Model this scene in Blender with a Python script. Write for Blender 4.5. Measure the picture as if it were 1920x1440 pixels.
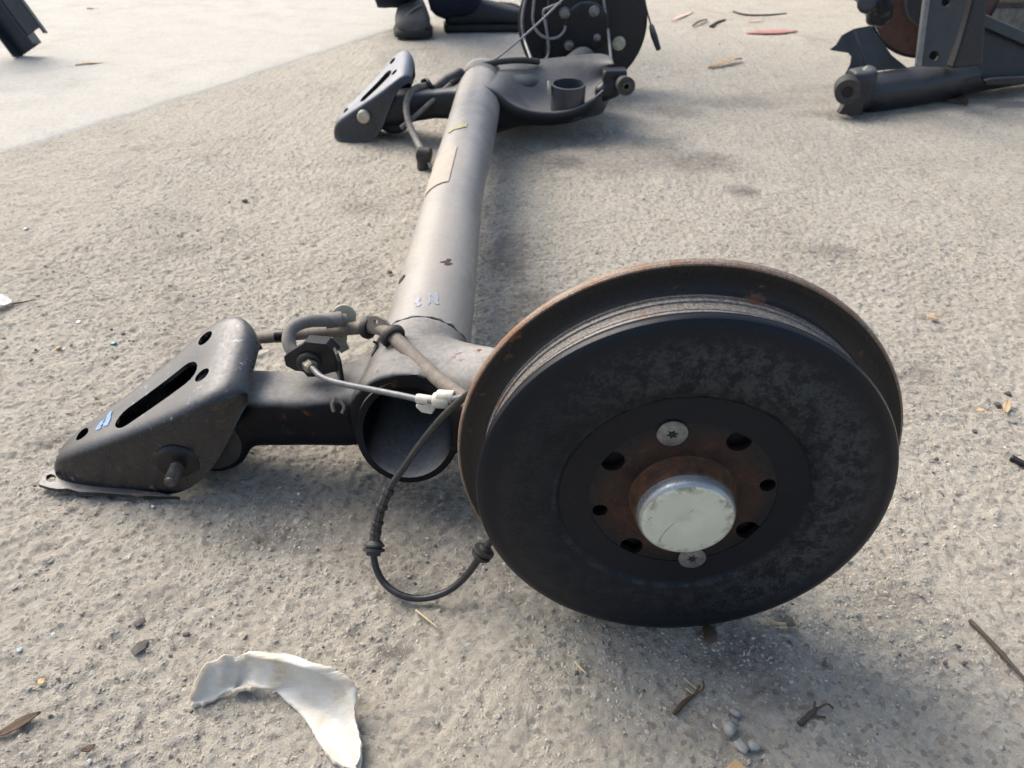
import bpy, bmesh, math, random
import numpy as np
from mathutils import Vector, Matrix
from mathutils.geometry import tessellate_polygon

R = math.radians
random.seed(7)
rng = np.random.default_rng(7)
sc = bpy.context.scene
for o in list(bpy.data.objects):
    bpy.data.objects.remove(o)

# ------------------------------------------------------------------ camera
CAM_H, PITCH, FPX = 0.456, R(35.0), 1442.0
cam = bpy.data.cameras.new('camera')
cam.sensor_fit = 'HORIZONTAL'
cam.sensor_width = 36.0
cam.lens = 36.0 * FPX / 1920.0
cam.clip_start, cam.clip_end = 0.02, 200.0
cam.dof.use_dof = True
cam.dof.focus_distance = 0.54
cam.dof.aperture_fstop = 15.0
cam.lens_unit = 'MILLIMETERS'
camo = bpy.data.objects.new('camera', cam)
sc.collection.objects.link(camo)
camo.location = (0, 0, CAM_H)
camo.rotation_euler = (R(90) - PITCH, 0, 0)
sc.camera = camo
# dof is computed with the lens in millimetres: 27 mm / f12 = 2.25 mm opening

# ------------------------------------------------------------------ light
SUN_EL, SUN_AZ = R(46), R(-48)          # azimuth from +Y, negative = to the left
w = bpy.data.worlds.new('World')
sc.world = w
w.use_nodes = True
nt = w.node_tree
bg = nt.nodes['Background']
sky = nt.nodes.new('ShaderNodeTexSky')
sky.sky_type = 'NISHITA'
sky.sun_disc = False
sky.sun_elevation = SUN_EL
sky.sun_rotation = SUN_AZ
sky.air_density = 1.2
sky.dust_density = 4.5
sky.ozone_density = 0.6
nt.links.new(sky.outputs[0], bg.inputs[0])
bg.inputs[1].default_value = 0.088
sun = bpy.data.lights.new('sun', 'SUN')
sun.energy = 1.35
sun.angle = R(46)
sun.color = (1.0, 0.975, 0.93)
suno = bpy.data.objects.new('sun', sun)
sc.collection.objects.link(suno)
sd = Vector((math.sin(SUN_AZ) * math.cos(SUN_EL), math.cos(SUN_AZ) * math.cos(SUN_EL), math.sin(SUN_EL)))
suno.rotation_euler = sd.to_track_quat('Z', 'Y').to_euler()
suno.location = sd * 8
vs = sc.view_settings
vs.view_transform = 'Standard'
vs.look = 'None'
vs.exposure = 1.5
vs.gamma = 1.0
vs.use_curve_mapping = False
sc.cycles.use_denoising = True
sc.cycles.max_bounces = 8
sc.cycles.caustics_reflective = False
sc.cycles.caustics_refractive = False

# ------------------------------------------------------------------ helpers
CP, SP = math.cos(PITCH), math.sin(PITCH)
def ray(px, py):
    u, v = px - 960.0, 720.0 - py
    return Vector((u / FPX, (FPX * CP + v * SP) / FPX, -(FPX * SP - v * CP) / FPX))
def P(px, py, z=None, y=None):
    """point on the ray of a pixel, at height z or at distance y in front of the lens"""
    r = ray(px, py)
    if z is not None:
        t = (z - CAM_H) / r.z
    else:
        t = y / r.y
    return Vector((0, 0, CAM_H)) + r * t

WL = {}
def wloc(o):
    return WL[o.name] if o is not None else Vector((0, 0, 0))
def base_name(n):
    return n
def link(o, parent, wl):
    sc.collection.objects.link(o)
    o.parent = parent
    o.location = wl - wloc(parent)
    WL[o.name] = wl.copy()
def tag(o, label=None, cat=None, group=None, kind=None):
    if label: o['label'] = label
    if cat: o['category'] = cat
    if group: o['group'] = group
    if kind: o['kind'] = kind
    return o
def empty(name, loc, label, cat, group=None):
    o = bpy.data.objects.new(name, None)
    o.empty_display_size = 0.05
    link(o, None, Vector(loc))
    return tag(o, label, cat, group)
def mesh_obj(name, verts, faces, mats, parent=None, smooth=True, origin=None, mi=None, auto=None):
    v = np.array([tuple(p) for p in verts], dtype=float) if not isinstance(verts, np.ndarray) else verts
    c = Vector(((v[:, 0].min() + v[:, 0].max()) / 2, (v[:, 1].min() + v[:, 1].max()) / 2, (v[:, 2].min() + v[:, 2].max()) / 2)) if origin is None else Vector(origin)
    me = bpy.data.meshes.new(name)
    me.from_pydata((v - np.array(c)).tolist(), [], faces)
    bm = bmesh.new(); bm.from_mesh(me)
    bmesh.ops.recalc_face_normals(bm, faces=bm.faces)
    bm.to_mesh(me); bm.free()
    if not isinstance(mats, (list, tuple)): mats = [mats]
    for m in mats: me.materials.append(m)
    if mi is not None:
        me.polygons.foreach_set('material_index', mi)
    if smooth:
        me.polygons.foreach_set('use_smooth', [True] * len(me.polygons))
        if auto is not None:
            me.set_sharp_from_angle(angle=R(auto))
    me.update()
    o = bpy.data.objects.new(name, me)
    link(o, parent, c)
    return o
def bake(o):
    """replace an object's mesh with its evaluated (modified) mesh"""
    dg = bpy.context.evaluated_depsgraph_get()
    dg.update()
    ev = o.evaluated_get(dg)
    me = bpy.data.meshes.new_from_object(ev)
    old = o.data
    o.modifiers.clear()
    o.data = me
    bpy.data.meshes.remove(old)
    return o
def catmull(pts, n=8):
    pts = [Vector(p) for p in pts]
    out = []
    for i in range(len(pts) - 1):
        p0 = pts[max(i - 1, 0)]; p1 = pts[i]; p2 = pts[i + 1]; p3 = pts[min(i + 2, len(pts) - 1)]
        for k in range(n):
            t = k / n
            out.append(0.5 * ((2 * p1) + (p2 - p0) * t + (2 * p0 - 5 * p1 + 4 * p2 - p3) * t * t + (3 * p1 - p0 - 3 * p2 + p3) * t ** 3))
    out.append(pts[-1])
    return out
def frames(path):
    T = []
    for i in range(len(path)):
        a = path[max(i - 1, 0)]; b = path[min(i + 1, len(path) - 1)]
        T.append((b - a).normalized())
    up = Vector((0, 0, 1)) if abs(T[0].z) < 0.9 else Vector((1, 0, 0))
    n = (up - T[0] * up.dot(T[0])).normalized()
    out = []
    for t in T:
        n = (n - t * n.dot(t)).normalized()
        out.append((t, n, t.cross(n)))
    return out
def sweep_data(path, rad, sides=12, ring=None):
    """tube data along path; rad number or list; closed ends"""
    fr = frames(path); V = []; F = []
    for i, p in enumerate(path):
        t, n, b = fr[i]
        r = rad[i] if isinstance(rad, (list, tuple)) else rad
        for k in range(sides):
            a = 2 * math.pi * k / sides
            V.append(p + n * math.cos(a) * r + b * math.sin(a) * r)
    L = len(path)
    for i in range(L - 1):
        for k in range(sides):
            F.append((i * sides + k, i * sides + (k + 1) % sides, (i + 1) * sides + (k + 1) % sides, (i + 1) * sides + k))
    F.append(tuple(range(sides))[::-1]); F.append(tuple(range((L - 1) * sides, L * sides)))
    return V, F
def tube(name, pts, r, mat, parent=None, sides=12, n=8, smooth_path=True):
    path = catmull(pts, n) if smooth_path else [Vector(p) for p in pts]
    rad = r
    if isinstance(r, (list, tuple)):
        q = np.interp(np.linspace(0, len(r) - 1, len(path)), range(len(r)), r); rad = list(q)
    V, F = sweep_data(path, rad, sides)
    return mesh_obj(name, V, F, mat, parent, auto=50)
def lathe_data(profile, origin, axis, up=Vector((0, 0, 1)), n=64, closed=False):
    """profile: (along axis, radius) pairs"""
    ax = Vector(axis).normalized(); origin = Vector(origin)
    u = (up - ax * up.dot(ax))
    if u.length < 1e-4: u = Vector((1, 0, 0)) - ax * ax.x
    u.normalize(); v = ax.cross(u)
    V = []; F = []; seg = []
    for (a, r) in profile:
        for k in range(n):
            t = 2 * math.pi * k / n
            V.append(origin + ax * a + (u * math.cos(t) + v * math.sin(t)) * max(r, 1e-5))
    L = len(profile)
    for i in range(L if closed else L - 1):
        j = (i + 1) % L
        for k in range(n):
            F.append((i * n + k, i * n + (k + 1) % n, j * n + (k + 1) % n, j * n + k)); seg.append(i)
    return V, F, seg
def lathe(name, profile, origin, axis, mat, parent=None, n=64, auto=30, closed=False, mis=None, caps=True):
    V, F, seg = lathe_data(profile, origin, axis, n=n, closed=closed)
    mi = None
    if mis is not None: mi = [mis[s] for s in seg]
    if caps and not closed:
        F.append(tuple(range(n))); F.append(tuple(range((len(profile) - 1) * n, len(profile) * n)))
        if mi is not None: mi += [mis[0], mis[-1]]
    return mesh_obj(name, V, F, mat, parent, auto=auto, mi=mi, origin=origin)
def plate_data(origin, ux, uy, outline, holes=(), thick=0.003):
    """flat plate with holes in the plane (ux, uy); extruded both ways along the normal"""
    origin = Vector(origin); ux = Vector(ux).normalized(); uy = Vector(uy); uy = (uy - ux * uy.dot(ux)).normalized(); nn = ux.cross(uy)
    loops = [list(outline)] + [list(h) for h in holes]
    flat = [[Vector((p[0], p[1], 0)) for p in L] for L in loops]
    tris = tessellate_polygon(flat)
    allp = [p for L in loops for p in L]; N = len(allp)
    V = [origin + ux * p[0] + uy * p[1] + nn * (thick / 2) for p in allp] + [origin + ux * p[0] + uy * p[1] - nn * (thick / 2) for p in allp]
    F = [tuple(t) for t in tris] + [(t[2] + N, t[1] + N, t[0] + N) for t in tris]
    s = 0
    for L in loops:
        m = len(L)
        for k in range(m):
            a, b = s + k, s + (k + 1) % m
            F.append((a, b, b + N, a + N))
        s += m
    return V, F
def plate(name, origin, ux, uy, outline, mat, parent=None, holes=(), thick=0.003, bevel=0.0):
    V, F = plate_data(origin, ux, uy, outline, holes, thick)
    o = mesh_obj(name, V, F, mat, parent, smooth=True, auto=30)
    if bevel:
        m = o.modifiers.new('b', 'BEVEL'); m.width = bevel; m.segments = 2; m.limit_method = 'ANGLE'; m.angle_limit = R(50)
        bake(o)
    return o
def circ(cx, cy, r, n=20, ry=None):
    ry = ry or r
    return [(cx + r * math.cos(2 * math.pi * k / n), cy + ry * math.sin(2 * math.pi * k / n)) for k in range(n)]
def grid_faces(nu, nv, closed_v=False):
    F = []
    for i in range(nu - 1):
        for j in range(nv if closed_v else nv - 1):
            k = (j + 1) % nv
            F.append((i * nv + j, i * nv + k, (i + 1) * nv + k, (i + 1) * nv + j))
    return F
def box_sweep(secs):
    """secs: list of (x, y0, y1, z0, z1): rounded box along x"""
    V = []; nv = 16
    for (x, y0, y1, z0, z1) in secs:
        cy, cz, hy, hz = (y0 + y1) / 2, (z0 + z1) / 2, (y1 - y0) / 2, (z1 - z0) / 2
        for k in range(nv):
            a = 2 * math.pi * (k + .5) / nv
            c, s = math.cos(a), math.sin(a)
            e = 0.42
            V.append(Vector((x, cy + hy * math.copysign(abs(c) ** e, c), cz + hz * math.copysign(abs(s) ** e, s))))
    F = grid_faces(len(secs), nv, True)
    F.append(tuple(range(nv))); F.append(tuple(range((len(secs) - 1) * nv, len(secs) * nv)))
    return V, F
def join_data(parts):
    V = []; F = []
    for v, f in parts:
        o = len(V); V += list(v); F += [tuple(i + o for i in t) for t in f]
    return V, F
def blend_mesh(name, parts, mat, parent, voxel=0.0035, smooth=6, cutters=()):
    V, F = join_data(parts)
    o = mesh_obj(name, V, F, mat, parent)
    m = o.modifiers.new('r', 'REMESH'); m.mode = 'VOXEL'; m.voxel_size = voxel; m.use_smooth_shade = True
    s = o.modifiers.new('s', 'SMOOTH'); s.factor = 0.5; s.iterations = smooth
    tmp = []
    for cv, cf in cutters:
        c = mesh_obj('cutter', cv, cf, mat, None); tmp.append(c)
        b = o.modifiers.new('c', 'BOOLEAN'); b.operation = 'DIFFERENCE'; b.object = c; b.solver = 'EXACT'
    bpy.context.view_layer.update()
    bake(o)
    for c in tmp: bpy.data.objects.remove(c)
    o.data.polygons.foreach_set('use_smooth', [True] * len(o.data.polygons))
    o.data.set_sharp_from_angle(angle=R(45))
    if not o.data.materials: o.data.materials.append(mat)
    return o
def boolean_cut(o, cutters, solver='EXACT'):
    tmp = []
    for cv, cf in cutters:
        c = mesh_obj('cutter', cv, cf, o.data.materials[0], None); tmp.append(c)
        b = o.modifiers.new('c', 'BOOLEAN'); b.operation = 'DIFFERENCE'; b.object = c; b.solver = solver
    bpy.context.view_layer.update()
    bake(o)
    for c in tmp: bpy.data.objects.remove(c)
    return o
def cyl(p0, p1, r, n=24, r1=None):
    p0, p1 = Vector(p0), Vector(p1); d = p1 - p0
    V, F, _ = lathe_data([(0, r), (d.length, r1 if r1 is not None else r)], p0, d, n=n)
    F = F + [tuple(range(n)), tuple(range(n, 2 * n))]
    return V, F
def capsule(pts, rads, n=20):
    path = [Vector(p) for p in pts]
    V, F = sweep_data(path, list(rads), n)
    parts = [(V, F)]
    for p, r in zip(path, rads):
        V2, F2, _ = lathe_data([(-r * math.cos(a), r * math.sin(a)) for a in np.linspace(0.05, math.pi - .05, 9)], p, (0, 0, 1), n=16)
        F2 = F2 + [tuple(range(16)), tuple(range(8 * 16, 9 * 16))]
        parts.append((V2, F2))
    return join_data(parts)
def mirror_y(data, mid, dx=0.0):
    V, F = data
    return [Vector((v.x + dx, 2 * mid - v.y, v.z)) for v in V], [tuple(reversed(f)) for f in F]

# ------------------------------------------------------------------ materials
def new_mat(name):
    m = bpy.data.materials.new(name); m.use_nodes = True
    nt = m.node_tree; b = nt.nodes['Principled BSDF']
    return m, nt, b
def N(nt, t, **kw):
    n = nt.nodes.new(t)
    for k, v in kw.items():
        if k in n.inputs: n.inputs[k].default_value = v
        else: setattr(n, k, v)
    return n
def noise(nt, co, scale, detail=4, rough=0.6, dist=0.0):
    n = N(nt, 'ShaderNodeTexNoise'); n.inputs['Scale'].default_value = scale; n.inputs['Detail'].default_value = detail
    n.inputs['Roughness'].default_value = rough; n.inputs['Distortion'].default_value = dist
    nt.links.new(co, n.inputs['Vector']); return n.outputs['Fac']
def ramp(nt, fac, stops):
    r = N(nt, 'ShaderNodeValToRGB'); e = r.color_ramp.elements
    while len(e) < len(stops): e.new(0.5)
    for i, (p, c) in enumerate(stops):
        e[i].position = p; e[i].color = (c[0], c[1], c[2], 1) if isinstance(c, (tuple, list)) else (c, c, c, 1)
    nt.links.new(fac, r.inputs[0]); return r.outputs[0]
def mix(nt, fac, a, b, blend='MIX'):
    m = N(nt, 'ShaderNodeMix'); m.data_type = 'RGBA'; m.blend_type = blend
    for s, x in ((m.inputs[0], fac), (m.inputs[6], a), (m.inputs[7], b)):
        if isinstance(x, (int, float)): s.default_value = x
        elif isinstance(x, (tuple, list)): s.default_value = (x[0], x[1], x[2], 1)
        else: nt.links.new(x, s)
    return m.outputs[2]
def math_(nt, op, a, b=0.0, clamp=False):
    m = N(nt, 'ShaderNodeMath'); m.operation = op; m.use_clamp = clamp
    for s, x in ((m.inputs[0], a), (m.inputs[1], b)):
        if isinstance(x, (int, float)): s.default_value = x
        else: nt.links.new(x, s)
    return m.outputs[0]
def maprange(nt, v, a, b, c=0.0, d=1.0):
    m = N(nt, 'ShaderNodeMapRange'); m.interpolation_type = 'SMOOTHSTEP'
    m.inputs[1].default_value = a; m.inputs[2].default_value = b; m.inputs[3].default_value = c; m.inputs[4].default_value = d
    nt.links.new(v, m.inputs[0]); return m.outputs[0]
def bump(nt, b, height, strength, dist):
    n = N(nt, 'ShaderNodeBump'); n.inputs['Strength'].default_value = strength; n.inputs['Distance'].default_value = dist
    nt.links.new(height, n.inputs['Height']); nt.links.new(n.outputs[0], b.inputs['Normal'])
def coord(nt):
    # world position: every thing stands still, so grain stays put on it
    return N(nt, 'ShaderNodeNewGeometry').outputs['Position']
def objco(nt):
    return N(nt, 'ShaderNodeTexCoord').outputs['Object']

def metal_paint(name, base, base2, rough=0.45, dust=None, dust_amt=0.0, rust=0.0, rust_col=(0.16, 0.055, 0.02), spec=0.5, bumpd=0.0004, wear=0.0, wear_col=(0.3, 0.34, 0.4), scale=1.0):
    m, nt, b = new_mat(name); co = coord(nt)
    n1 = noise(nt, co, 45 * scale, 5, .65); n2 = noise(nt, co, 260 * scale, 4, .6); n3 = noise(nt, co, 14 * scale, 4, .6)
    col = ramp(nt, n1, [(.32, base), (.68, base2)])
    ro = ramp(nt, n2, [(.3, rough - .08), (.7, rough + .12)])
    if dust is not None:
        g = N(nt, 'ShaderNodeNewGeometry'); sx = N(nt, 'ShaderNodeSeparateXYZ'); nt.links.new(g.outputs['Normal'], sx.inputs[0])
        f = maprange(nt, sx.outputs[2], 0.28, 0.92)      # dust settles on what faces up
        f = math_(nt, 'MULTIPLY', f, ramp(nt, n3, [(.25, .35), (.7, 1.0)]))
        f = math_(nt, 'MULTIPLY', f, ramp(nt, n2, [(.3, .7), (.65, 1.0)]))
        f = math_(nt, 'MULTIPLY', f, dust_amt, True)
        # some splashed mud anywhere
        sp = math_(nt, 'MULTIPLY', ramp(nt, noise(nt, co, 30 * scale, 6, .7), [(.60, 0), (.80, .10)]), dust_amt)
        f = math_(nt, 'MAXIMUM', f, sp)
        col = mix(nt, f, col, dust)
        ro = mix(nt, f, ro, (.85, .85, .85))
    if rust > 0:
        rr = noise(nt, co, 60 * scale, 6, .7, .3)
        f = ramp(nt, rr, [(.62 - rust * .25, 0), (.72 - rust * .2, 1)])
        col = mix(nt, f, col, mix(nt, n2, rust_col, tuple(c * .45 for c in rust_col)))
        ro = mix(nt, f, ro, (.9, .9, .9))
    if wear > 0:
        wr = noise(nt, co, 120 * scale, 6, .75, .6)
        f = ramp(nt, wr, [(.70 - wear * .2, 0), (.73 - wear * .2, 1)])
        g2 = N(nt, 'ShaderNodeNewGeometry'); s2 = N(nt, 'ShaderNodeSeparateXYZ'); nt.links.new(g2.outputs['Normal'], s2.inputs[0])
        patch = ramp(nt, noise(nt, co, 24 * scale, 3, .5), [(.45, 0), (.6, 1)])     # scuffs come in patches where parts rub
        f = math_(nt, 'MULTIPLY', f, math_(nt, 'MULTIPLY', patch, maprange(nt, s2.outputs[2], .2, .7, .08, 1)))
        col = mix(nt, f, col, wear_col)
    nt.links.new(col, b.inputs['Base Color']); nt.links.new(ro, b.inputs['Roughness'])
    b.inputs['Specular IOR Level'].default_value = spec
    h = math_(nt, 'ADD', n2, math_(nt, 'MULTIPLY', n1, 1.2))
    bump(nt, b, h, .6, bumpd)
    return m
def simple(name, c1, c2, rough=.6, scale=60, metallic=0.0, bumpd=0.0003, spec=.5, sss=0.0, detail=5):
    m, nt, b = new_mat(name); co = coord(nt)
    n1 = noise(nt, co, scale, detail, .65); n2 = noise(nt, co, scale * 6, 3, .6)
    nt.links.new(ramp(nt, n1, [(.3, c1), (.7, c2)]), b.inputs['Base Color'])
    nt.links.new(ramp(nt, n2, [(.3, max(rough - .1, .05)), (.7, min(rough + .1, 1))]), b.inputs['Roughness'])
    b.inputs['Metallic'].default_value = metallic; b.inputs['Specular IOR Level'].default_value = spec
    if sss: 
        b.inputs['Subsurface Weight'].default_value = sss; b.inputs['Subsurface Radius'].default_value = (.004, .003, .002); b.inputs['Subsurface Scale'].default_value = 1.0
    if bumpd: bump(nt, b, n2, .6, bumpd)
    return m

DUST = (0.30, 0.26, 0.21)
M = {}
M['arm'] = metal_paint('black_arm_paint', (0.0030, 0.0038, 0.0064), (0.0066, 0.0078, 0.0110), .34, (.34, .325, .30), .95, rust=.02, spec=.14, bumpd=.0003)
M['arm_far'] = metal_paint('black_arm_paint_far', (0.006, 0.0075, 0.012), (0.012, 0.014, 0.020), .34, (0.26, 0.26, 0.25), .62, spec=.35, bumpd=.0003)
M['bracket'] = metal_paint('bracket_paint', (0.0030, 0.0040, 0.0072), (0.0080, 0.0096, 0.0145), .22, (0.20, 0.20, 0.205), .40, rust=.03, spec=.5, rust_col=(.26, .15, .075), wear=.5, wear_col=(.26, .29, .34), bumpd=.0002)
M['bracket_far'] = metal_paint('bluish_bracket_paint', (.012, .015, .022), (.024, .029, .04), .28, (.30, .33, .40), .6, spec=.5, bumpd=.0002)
M['sus_cup'] = simple('cup_steel', (.03, .033, .04), (.05, .054, .062), .4, 60)
M['black'] = simple('black_steel', (.006, .0068, .009), (.013, .014, .017), .38, 80, spec=.35)
M['rubber'] = simple('dusty_rubber', (.014, .014, .015), (.045, .042, .038), .62, 120)
M['cable'] = simple('black_cable', (.010, .011, .013), (.026, .026, .028), .35, 150)
M['conduit'] = simple('grey_brown_conduit', (.12, .10, .08), (.22, .19, .155), .75, 130, bumpd=.0005)
M['hose'] = simple('dusty_hose', (.10, .095, .085), (.22, .205, .18), .7, 100)
M['line'] = simple('coated_brake_line', (.075, .08, .09), (.17, .17, .172), .42, 140, metallic=.1)
M['zinc'] = simple('zinc_plate', (.30, .28, .22), (.48, .46, .40), .45, 90, metallic=.6)
M['brass'] = simple('dull_brass', (.13, .115, .085), (.26, .235, .18), .55, 160, metallic=.4)
M['clip'] = simple('ivory_plastic', (.42, .39, .32), (.62, .59, .51), .5, 120, sss=.1)
M['pale_tab'] = simple('pale_grimy_plastic', (.30, .28, .20), (.50, .47, .37), .55, 80)
M['screw'] = simple('grey_screw_steel', (.10, .102, .10), (.24, .245, .245), .42, 220, metallic=.5)
M['stud'] = simple('grimy_stud', (.035, .032, .028), (.10, .092, .08), .5, 150, metallic=.4)
M['dark'] = simple('dark_recess', (.006, .005, .005), (.016, .012, .011), .8, 90)
M['bluewear'] = simple('bare_scraped_steel', (.07, .16, .36), (.16, .28, .52), .4, 160, metallic=.2)
M['scrape'] = simple('chalky_scrape', (.22, .24, .27), (.32, .34, .37), .45, 300)
M['yellow'] = simple('yellow_paint_mark', (.22, .195, .10), (.31, .285, .18), .7, 200)

def tube_mat():
    m, nt, b = new_mat('grey_beam_paint'); co = coord(nt)
    mp = N(nt, 'ShaderNodeMapping'); mp.inputs['Scale'].default_value = (1, .35, 1); nt.links.new(co, mp.inputs[0])
    n1 = noise(nt, mp.outputs[0], 22, 5, .6); n2 = noise(nt, co, 180, 4, .6); n3 = noise(nt, mp.outputs[0], 7, 4, .55)
    col = ramp(nt, n1, [(.3, (.125, .130, .142)), (.7, (.19, .193, .203))])
    g = N(nt, 'ShaderNodeNewGeometry'); sx = N(nt, 'ShaderNodeSeparateXYZ'); nt.links.new(g.outputs['Normal'], sx.inputs[0])
    f = math_(nt, 'MULTIPLY', maprange(nt, sx.outputs[2], .1, .8), ramp(nt, n3, [(.38, .1), (.62, 1.0)]))
    col = mix(nt, ramp(nt, noise(nt, co, 16, 6, .7, .6), [(.48, 0), (.64, .62)]), col, (.105, .092, .078))
    col = mix(nt, ramp(nt, noise(nt, mp.outputs[0], 60, 6, .75, .3), [(.55, 0), (.70, .5)]), col, (.27, .25, .22))
    col = mix(nt, math_(nt, 'MULTIPLY', f, .62), col, (.36, .325, .275))
    scr = noise(nt, co, 90, 6, .8, 1.2)
    col = mix(nt, ramp(nt, scr, [(.66, 0), (.70, .55)]), col, (.36, .38, .42))
    rr = noise(nt, co, 38, 6, .75, .4)
    col = mix(nt, ramp(nt, rr, [(.70, 0), (.76, .7)]), col, (.13, .07, .035))
    nt.links.new(col, b.inputs['Base Color'])
    nt.links.new(ramp(nt, n2, [(.3, .36), (.7, .56)]), b.inputs['Roughness'])
    bump(nt, b, math_(nt, 'ADD', n2, math_(nt, 'MULTIPLY', n1, 2.0)), .5, .0005)
    return m
M['tube'] = tube_mat()
M['sticker'] = simple('peach_label', (.29, .25, .205), (.36, .31, .255), .7, 40)

def drum_face_mat():
    """black paint; worn mottled ring between radii .076 and .109"""
    m, nt, b = new_mat('drum_black_paint'); oc = objco(nt)
    ln = N(nt, 'ShaderNodeVectorMath'); ln.operation = 'LENGTH'; nt.links.new(oc, ln.inputs[0]); r = ln.outputs['Value']
    n1 = noise(nt, oc, 105, 8, .85, .1); n2 = noise(nt, oc, 420, 5, .75); n3 = noise(nt, oc, 9, 3, .5); n4 = noise(nt, oc, 1100, 2, .5)
    ring = math_(nt, 'MULTIPLY', maprange(nt, r, .072, .086), maprange(nt, r, .118, .100))
    sep = N(nt, 'ShaderNodeSeparateXYZ'); nt.links.new(oc, sep.inputs[0])
    side = maprange(nt, math_(nt, 'ADD', math_(nt, 'MULTIPLY', sep.outputs[0], .85), math_(nt, 'MULTIPLY', sep.outputs[2], .5)), -.05, .06, .25, 1.0)
    mott = math_(nt, 'MULTIPLY', ramp(nt, n1, [(.46, 0), (.54, 1)]), math_(nt, 'MULTIPLY', ring, side))
    mott = math_(nt, 'MULTIPLY', mott, ramp(nt, n2, [(.35, .35), (.6, 1)]))
    col = ramp(nt, n3, [(.3, (.0052, .0070, .0112)), (.7, (.0088, .0108, .0160))])
    col = mix(nt, mott, col, (.052, .056, .057))
    b.inputs['Specular IOR Level'].default_value = .17
    edge = math_(nt, 'MULTIPLY', maprange(nt, r, .0735, .0755), maprange(nt, r, .079, .0765))  # highlight on the step's lip, painted into the colour all round
    col = mix(nt, math_(nt, 'MULTIPLY', edge, ramp(nt, n1, [(.47, 0), (.57, .22)])), col, (.10, .095, .088))
    sp = ramp(nt, n4, [(.70, 0), (.76, .35)])
    col = mix(nt, sp, col, (.12, .11, .10))
    nt.links.new(col, b.inputs['Base Color'])
    ro = mix(nt, mott, ramp(nt, n2, [(.3, .27), (.7, .40)]), (.8, .8, .8))
    nt.links.new(ro, b.inputs['Roughness'])
    h = math_(nt, 'ADD', math_(nt, 'MULTIPLY', n2, .12), math_(nt, 'MULTIPLY', math_(nt, 'MULTIPLY', n1, ring), 1.5))
    bump(nt, b, h, .8, .0010)
    return m
M['drum'] = drum_face_mat()
def iron_mat(name, c1, c2, rustf):
    m, nt, b = new_mat(name); co = objco(nt)
    n1 = noise(nt, co, 55, 6, .7); n2 = noise(nt, co, 700, 3, .6); n3 = noise(nt, co, 22, 5, .6)
    col = ramp(nt, n2, [(.35, c1), (.65, c2)])
    f = ramp(nt, n1, [(.62 - rustf * .3, 0), (.72 - rustf * .15, 1)])
    col = mix(nt, math_(nt, 'MULTIPLY', f, .85), col, mix(nt, n3, (.10, .045, .022), (.24, .10, .045)))
    nt.links.new(col, b.inputs['Base Color']); b.inputs['Metallic'].default_value = .25
    nt.links.new(ramp(nt, n2, [(.3, .42), (.7, .65)]), b.inputs['Roughness'])
    bump(nt, b, math_(nt, 'ADD', n2, n1), .7, .0005)
    return m
M['iron'] = iron_mat('cast_iron_side', (.075, .07, .064), (.22, .205, .19), .15)
M['flange'] = iron_mat('dark_iron_flange', (.008, .0075, .008), (.02, .018, .0175), .03)
M['flange_edge'] = iron_mat('rusty_flange_edge', (.12, .085, .06), (.26, .20, .155), .55)
def hub_mat():
    m, nt, b = new_mat('hub_face_rust'); co = objco(nt)
    n1 = noise(nt, co, 34, 6, .7, .4); n2 = noise(nt, co, 260, 5, .7); n3 = noise(nt, co, 110, 6, .75, .3)
    ln = N(nt, 'ShaderNodeVectorMath'); ln.operation = 'LENGTH'; nt.links.new(co, ln.inputs[0])
    col = ramp(nt, n1, [(.32, (.010, .0065, .007)), (.5, (.024, .0105, .0085)), (.68, (.055, .021, .012))])
    col = mix(nt, ramp(nt, n3, [(.60, 0), (.70, .8)]), col, (.10, .042, .017))
    rim_ = maprange(nt, math_(nt, 'ADD', ln.outputs['Value'], math_(nt, 'MULTIPLY', math_(nt, 'SUBTRACT', n1, .5), .02)), .043, .054)
    col = mix(nt, math_(nt, 'MULTIPLY', rim_, .9), col, (.0045, .0055, .0085))
    col = mix(nt, ramp(nt, n2, [(.66, 0), (.74, .4)]), col, (.09, .075, .06))
    nt.links.new(col, b.inputs['Base Color']); nt.links.new(ramp(nt, n2, [(.3, .42), (.7, .7)]), b.inputs['Roughness'])
    b.inputs['Specular IOR Level'].default_value = .3
    bump(nt, b, math_(nt, 'ADD', n3, math_(nt, 'MULTIPLY', n2, .4)), .7, .0007)
    return m
M['rust_face'] = hub_mat()
M['rust_collar'] = simple('orange_rust', (.014, .008, .006), (.12, .05, .02), .7, 120, bumpd=.0009, detail=8)
def cap_mat():
    m, nt, b = new_mat('pale_zinc_cap'); co = objco(nt)
    n1 = noise(nt, co, 40, 5, .6); n2 = noise(nt, co, 380, 6, .8, 1.0); n3 = noise(nt, co, 130, 6, .75, .5)
    col = ramp(nt, n1, [(.3, (.52, .56, .47)), (.7, (.62, .645, .55))])
    ln = N(nt, 'ShaderNodeVectorMath'); ln.operation = 'LENGTH'; nt.links.new(co, ln.inputs[0])
    edge = maprange(nt, ln.outputs['Value'], .0225, .0275)
    sp = math_(nt, 'MULTIPLY', ramp(nt, n2, [(.60, 0), (.66, 1)]), math_(nt, 'ADD', math_(nt, 'MULTIPLY', edge, .8), .16))
    col = mix(nt, sp, col, (.10, .09, .07))
    col = mix(nt, math_(nt, 'MULTIPLY', ramp(nt, noise(nt, co, 75, 5, .7), [(.50, 0), (.62, .7)]), maprange(nt, ln.outputs['Value'], .026, .0295)), col, (.14, .10, .055))
    col = mix(nt, ramp(nt, n3, [(.68, 0), (.74, .5)]), col, (.28, .25, .17))
    nt.links.new(col, b.inputs['Base Color']); b.inputs['Metallic'].default_value = .25
    nt.links.new(ramp(nt, n3, [(.3, .36), (.7, .52)]), b.inputs['Roughness'])
    bump(nt, b, n3, .3, .0003)
    return m
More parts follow.
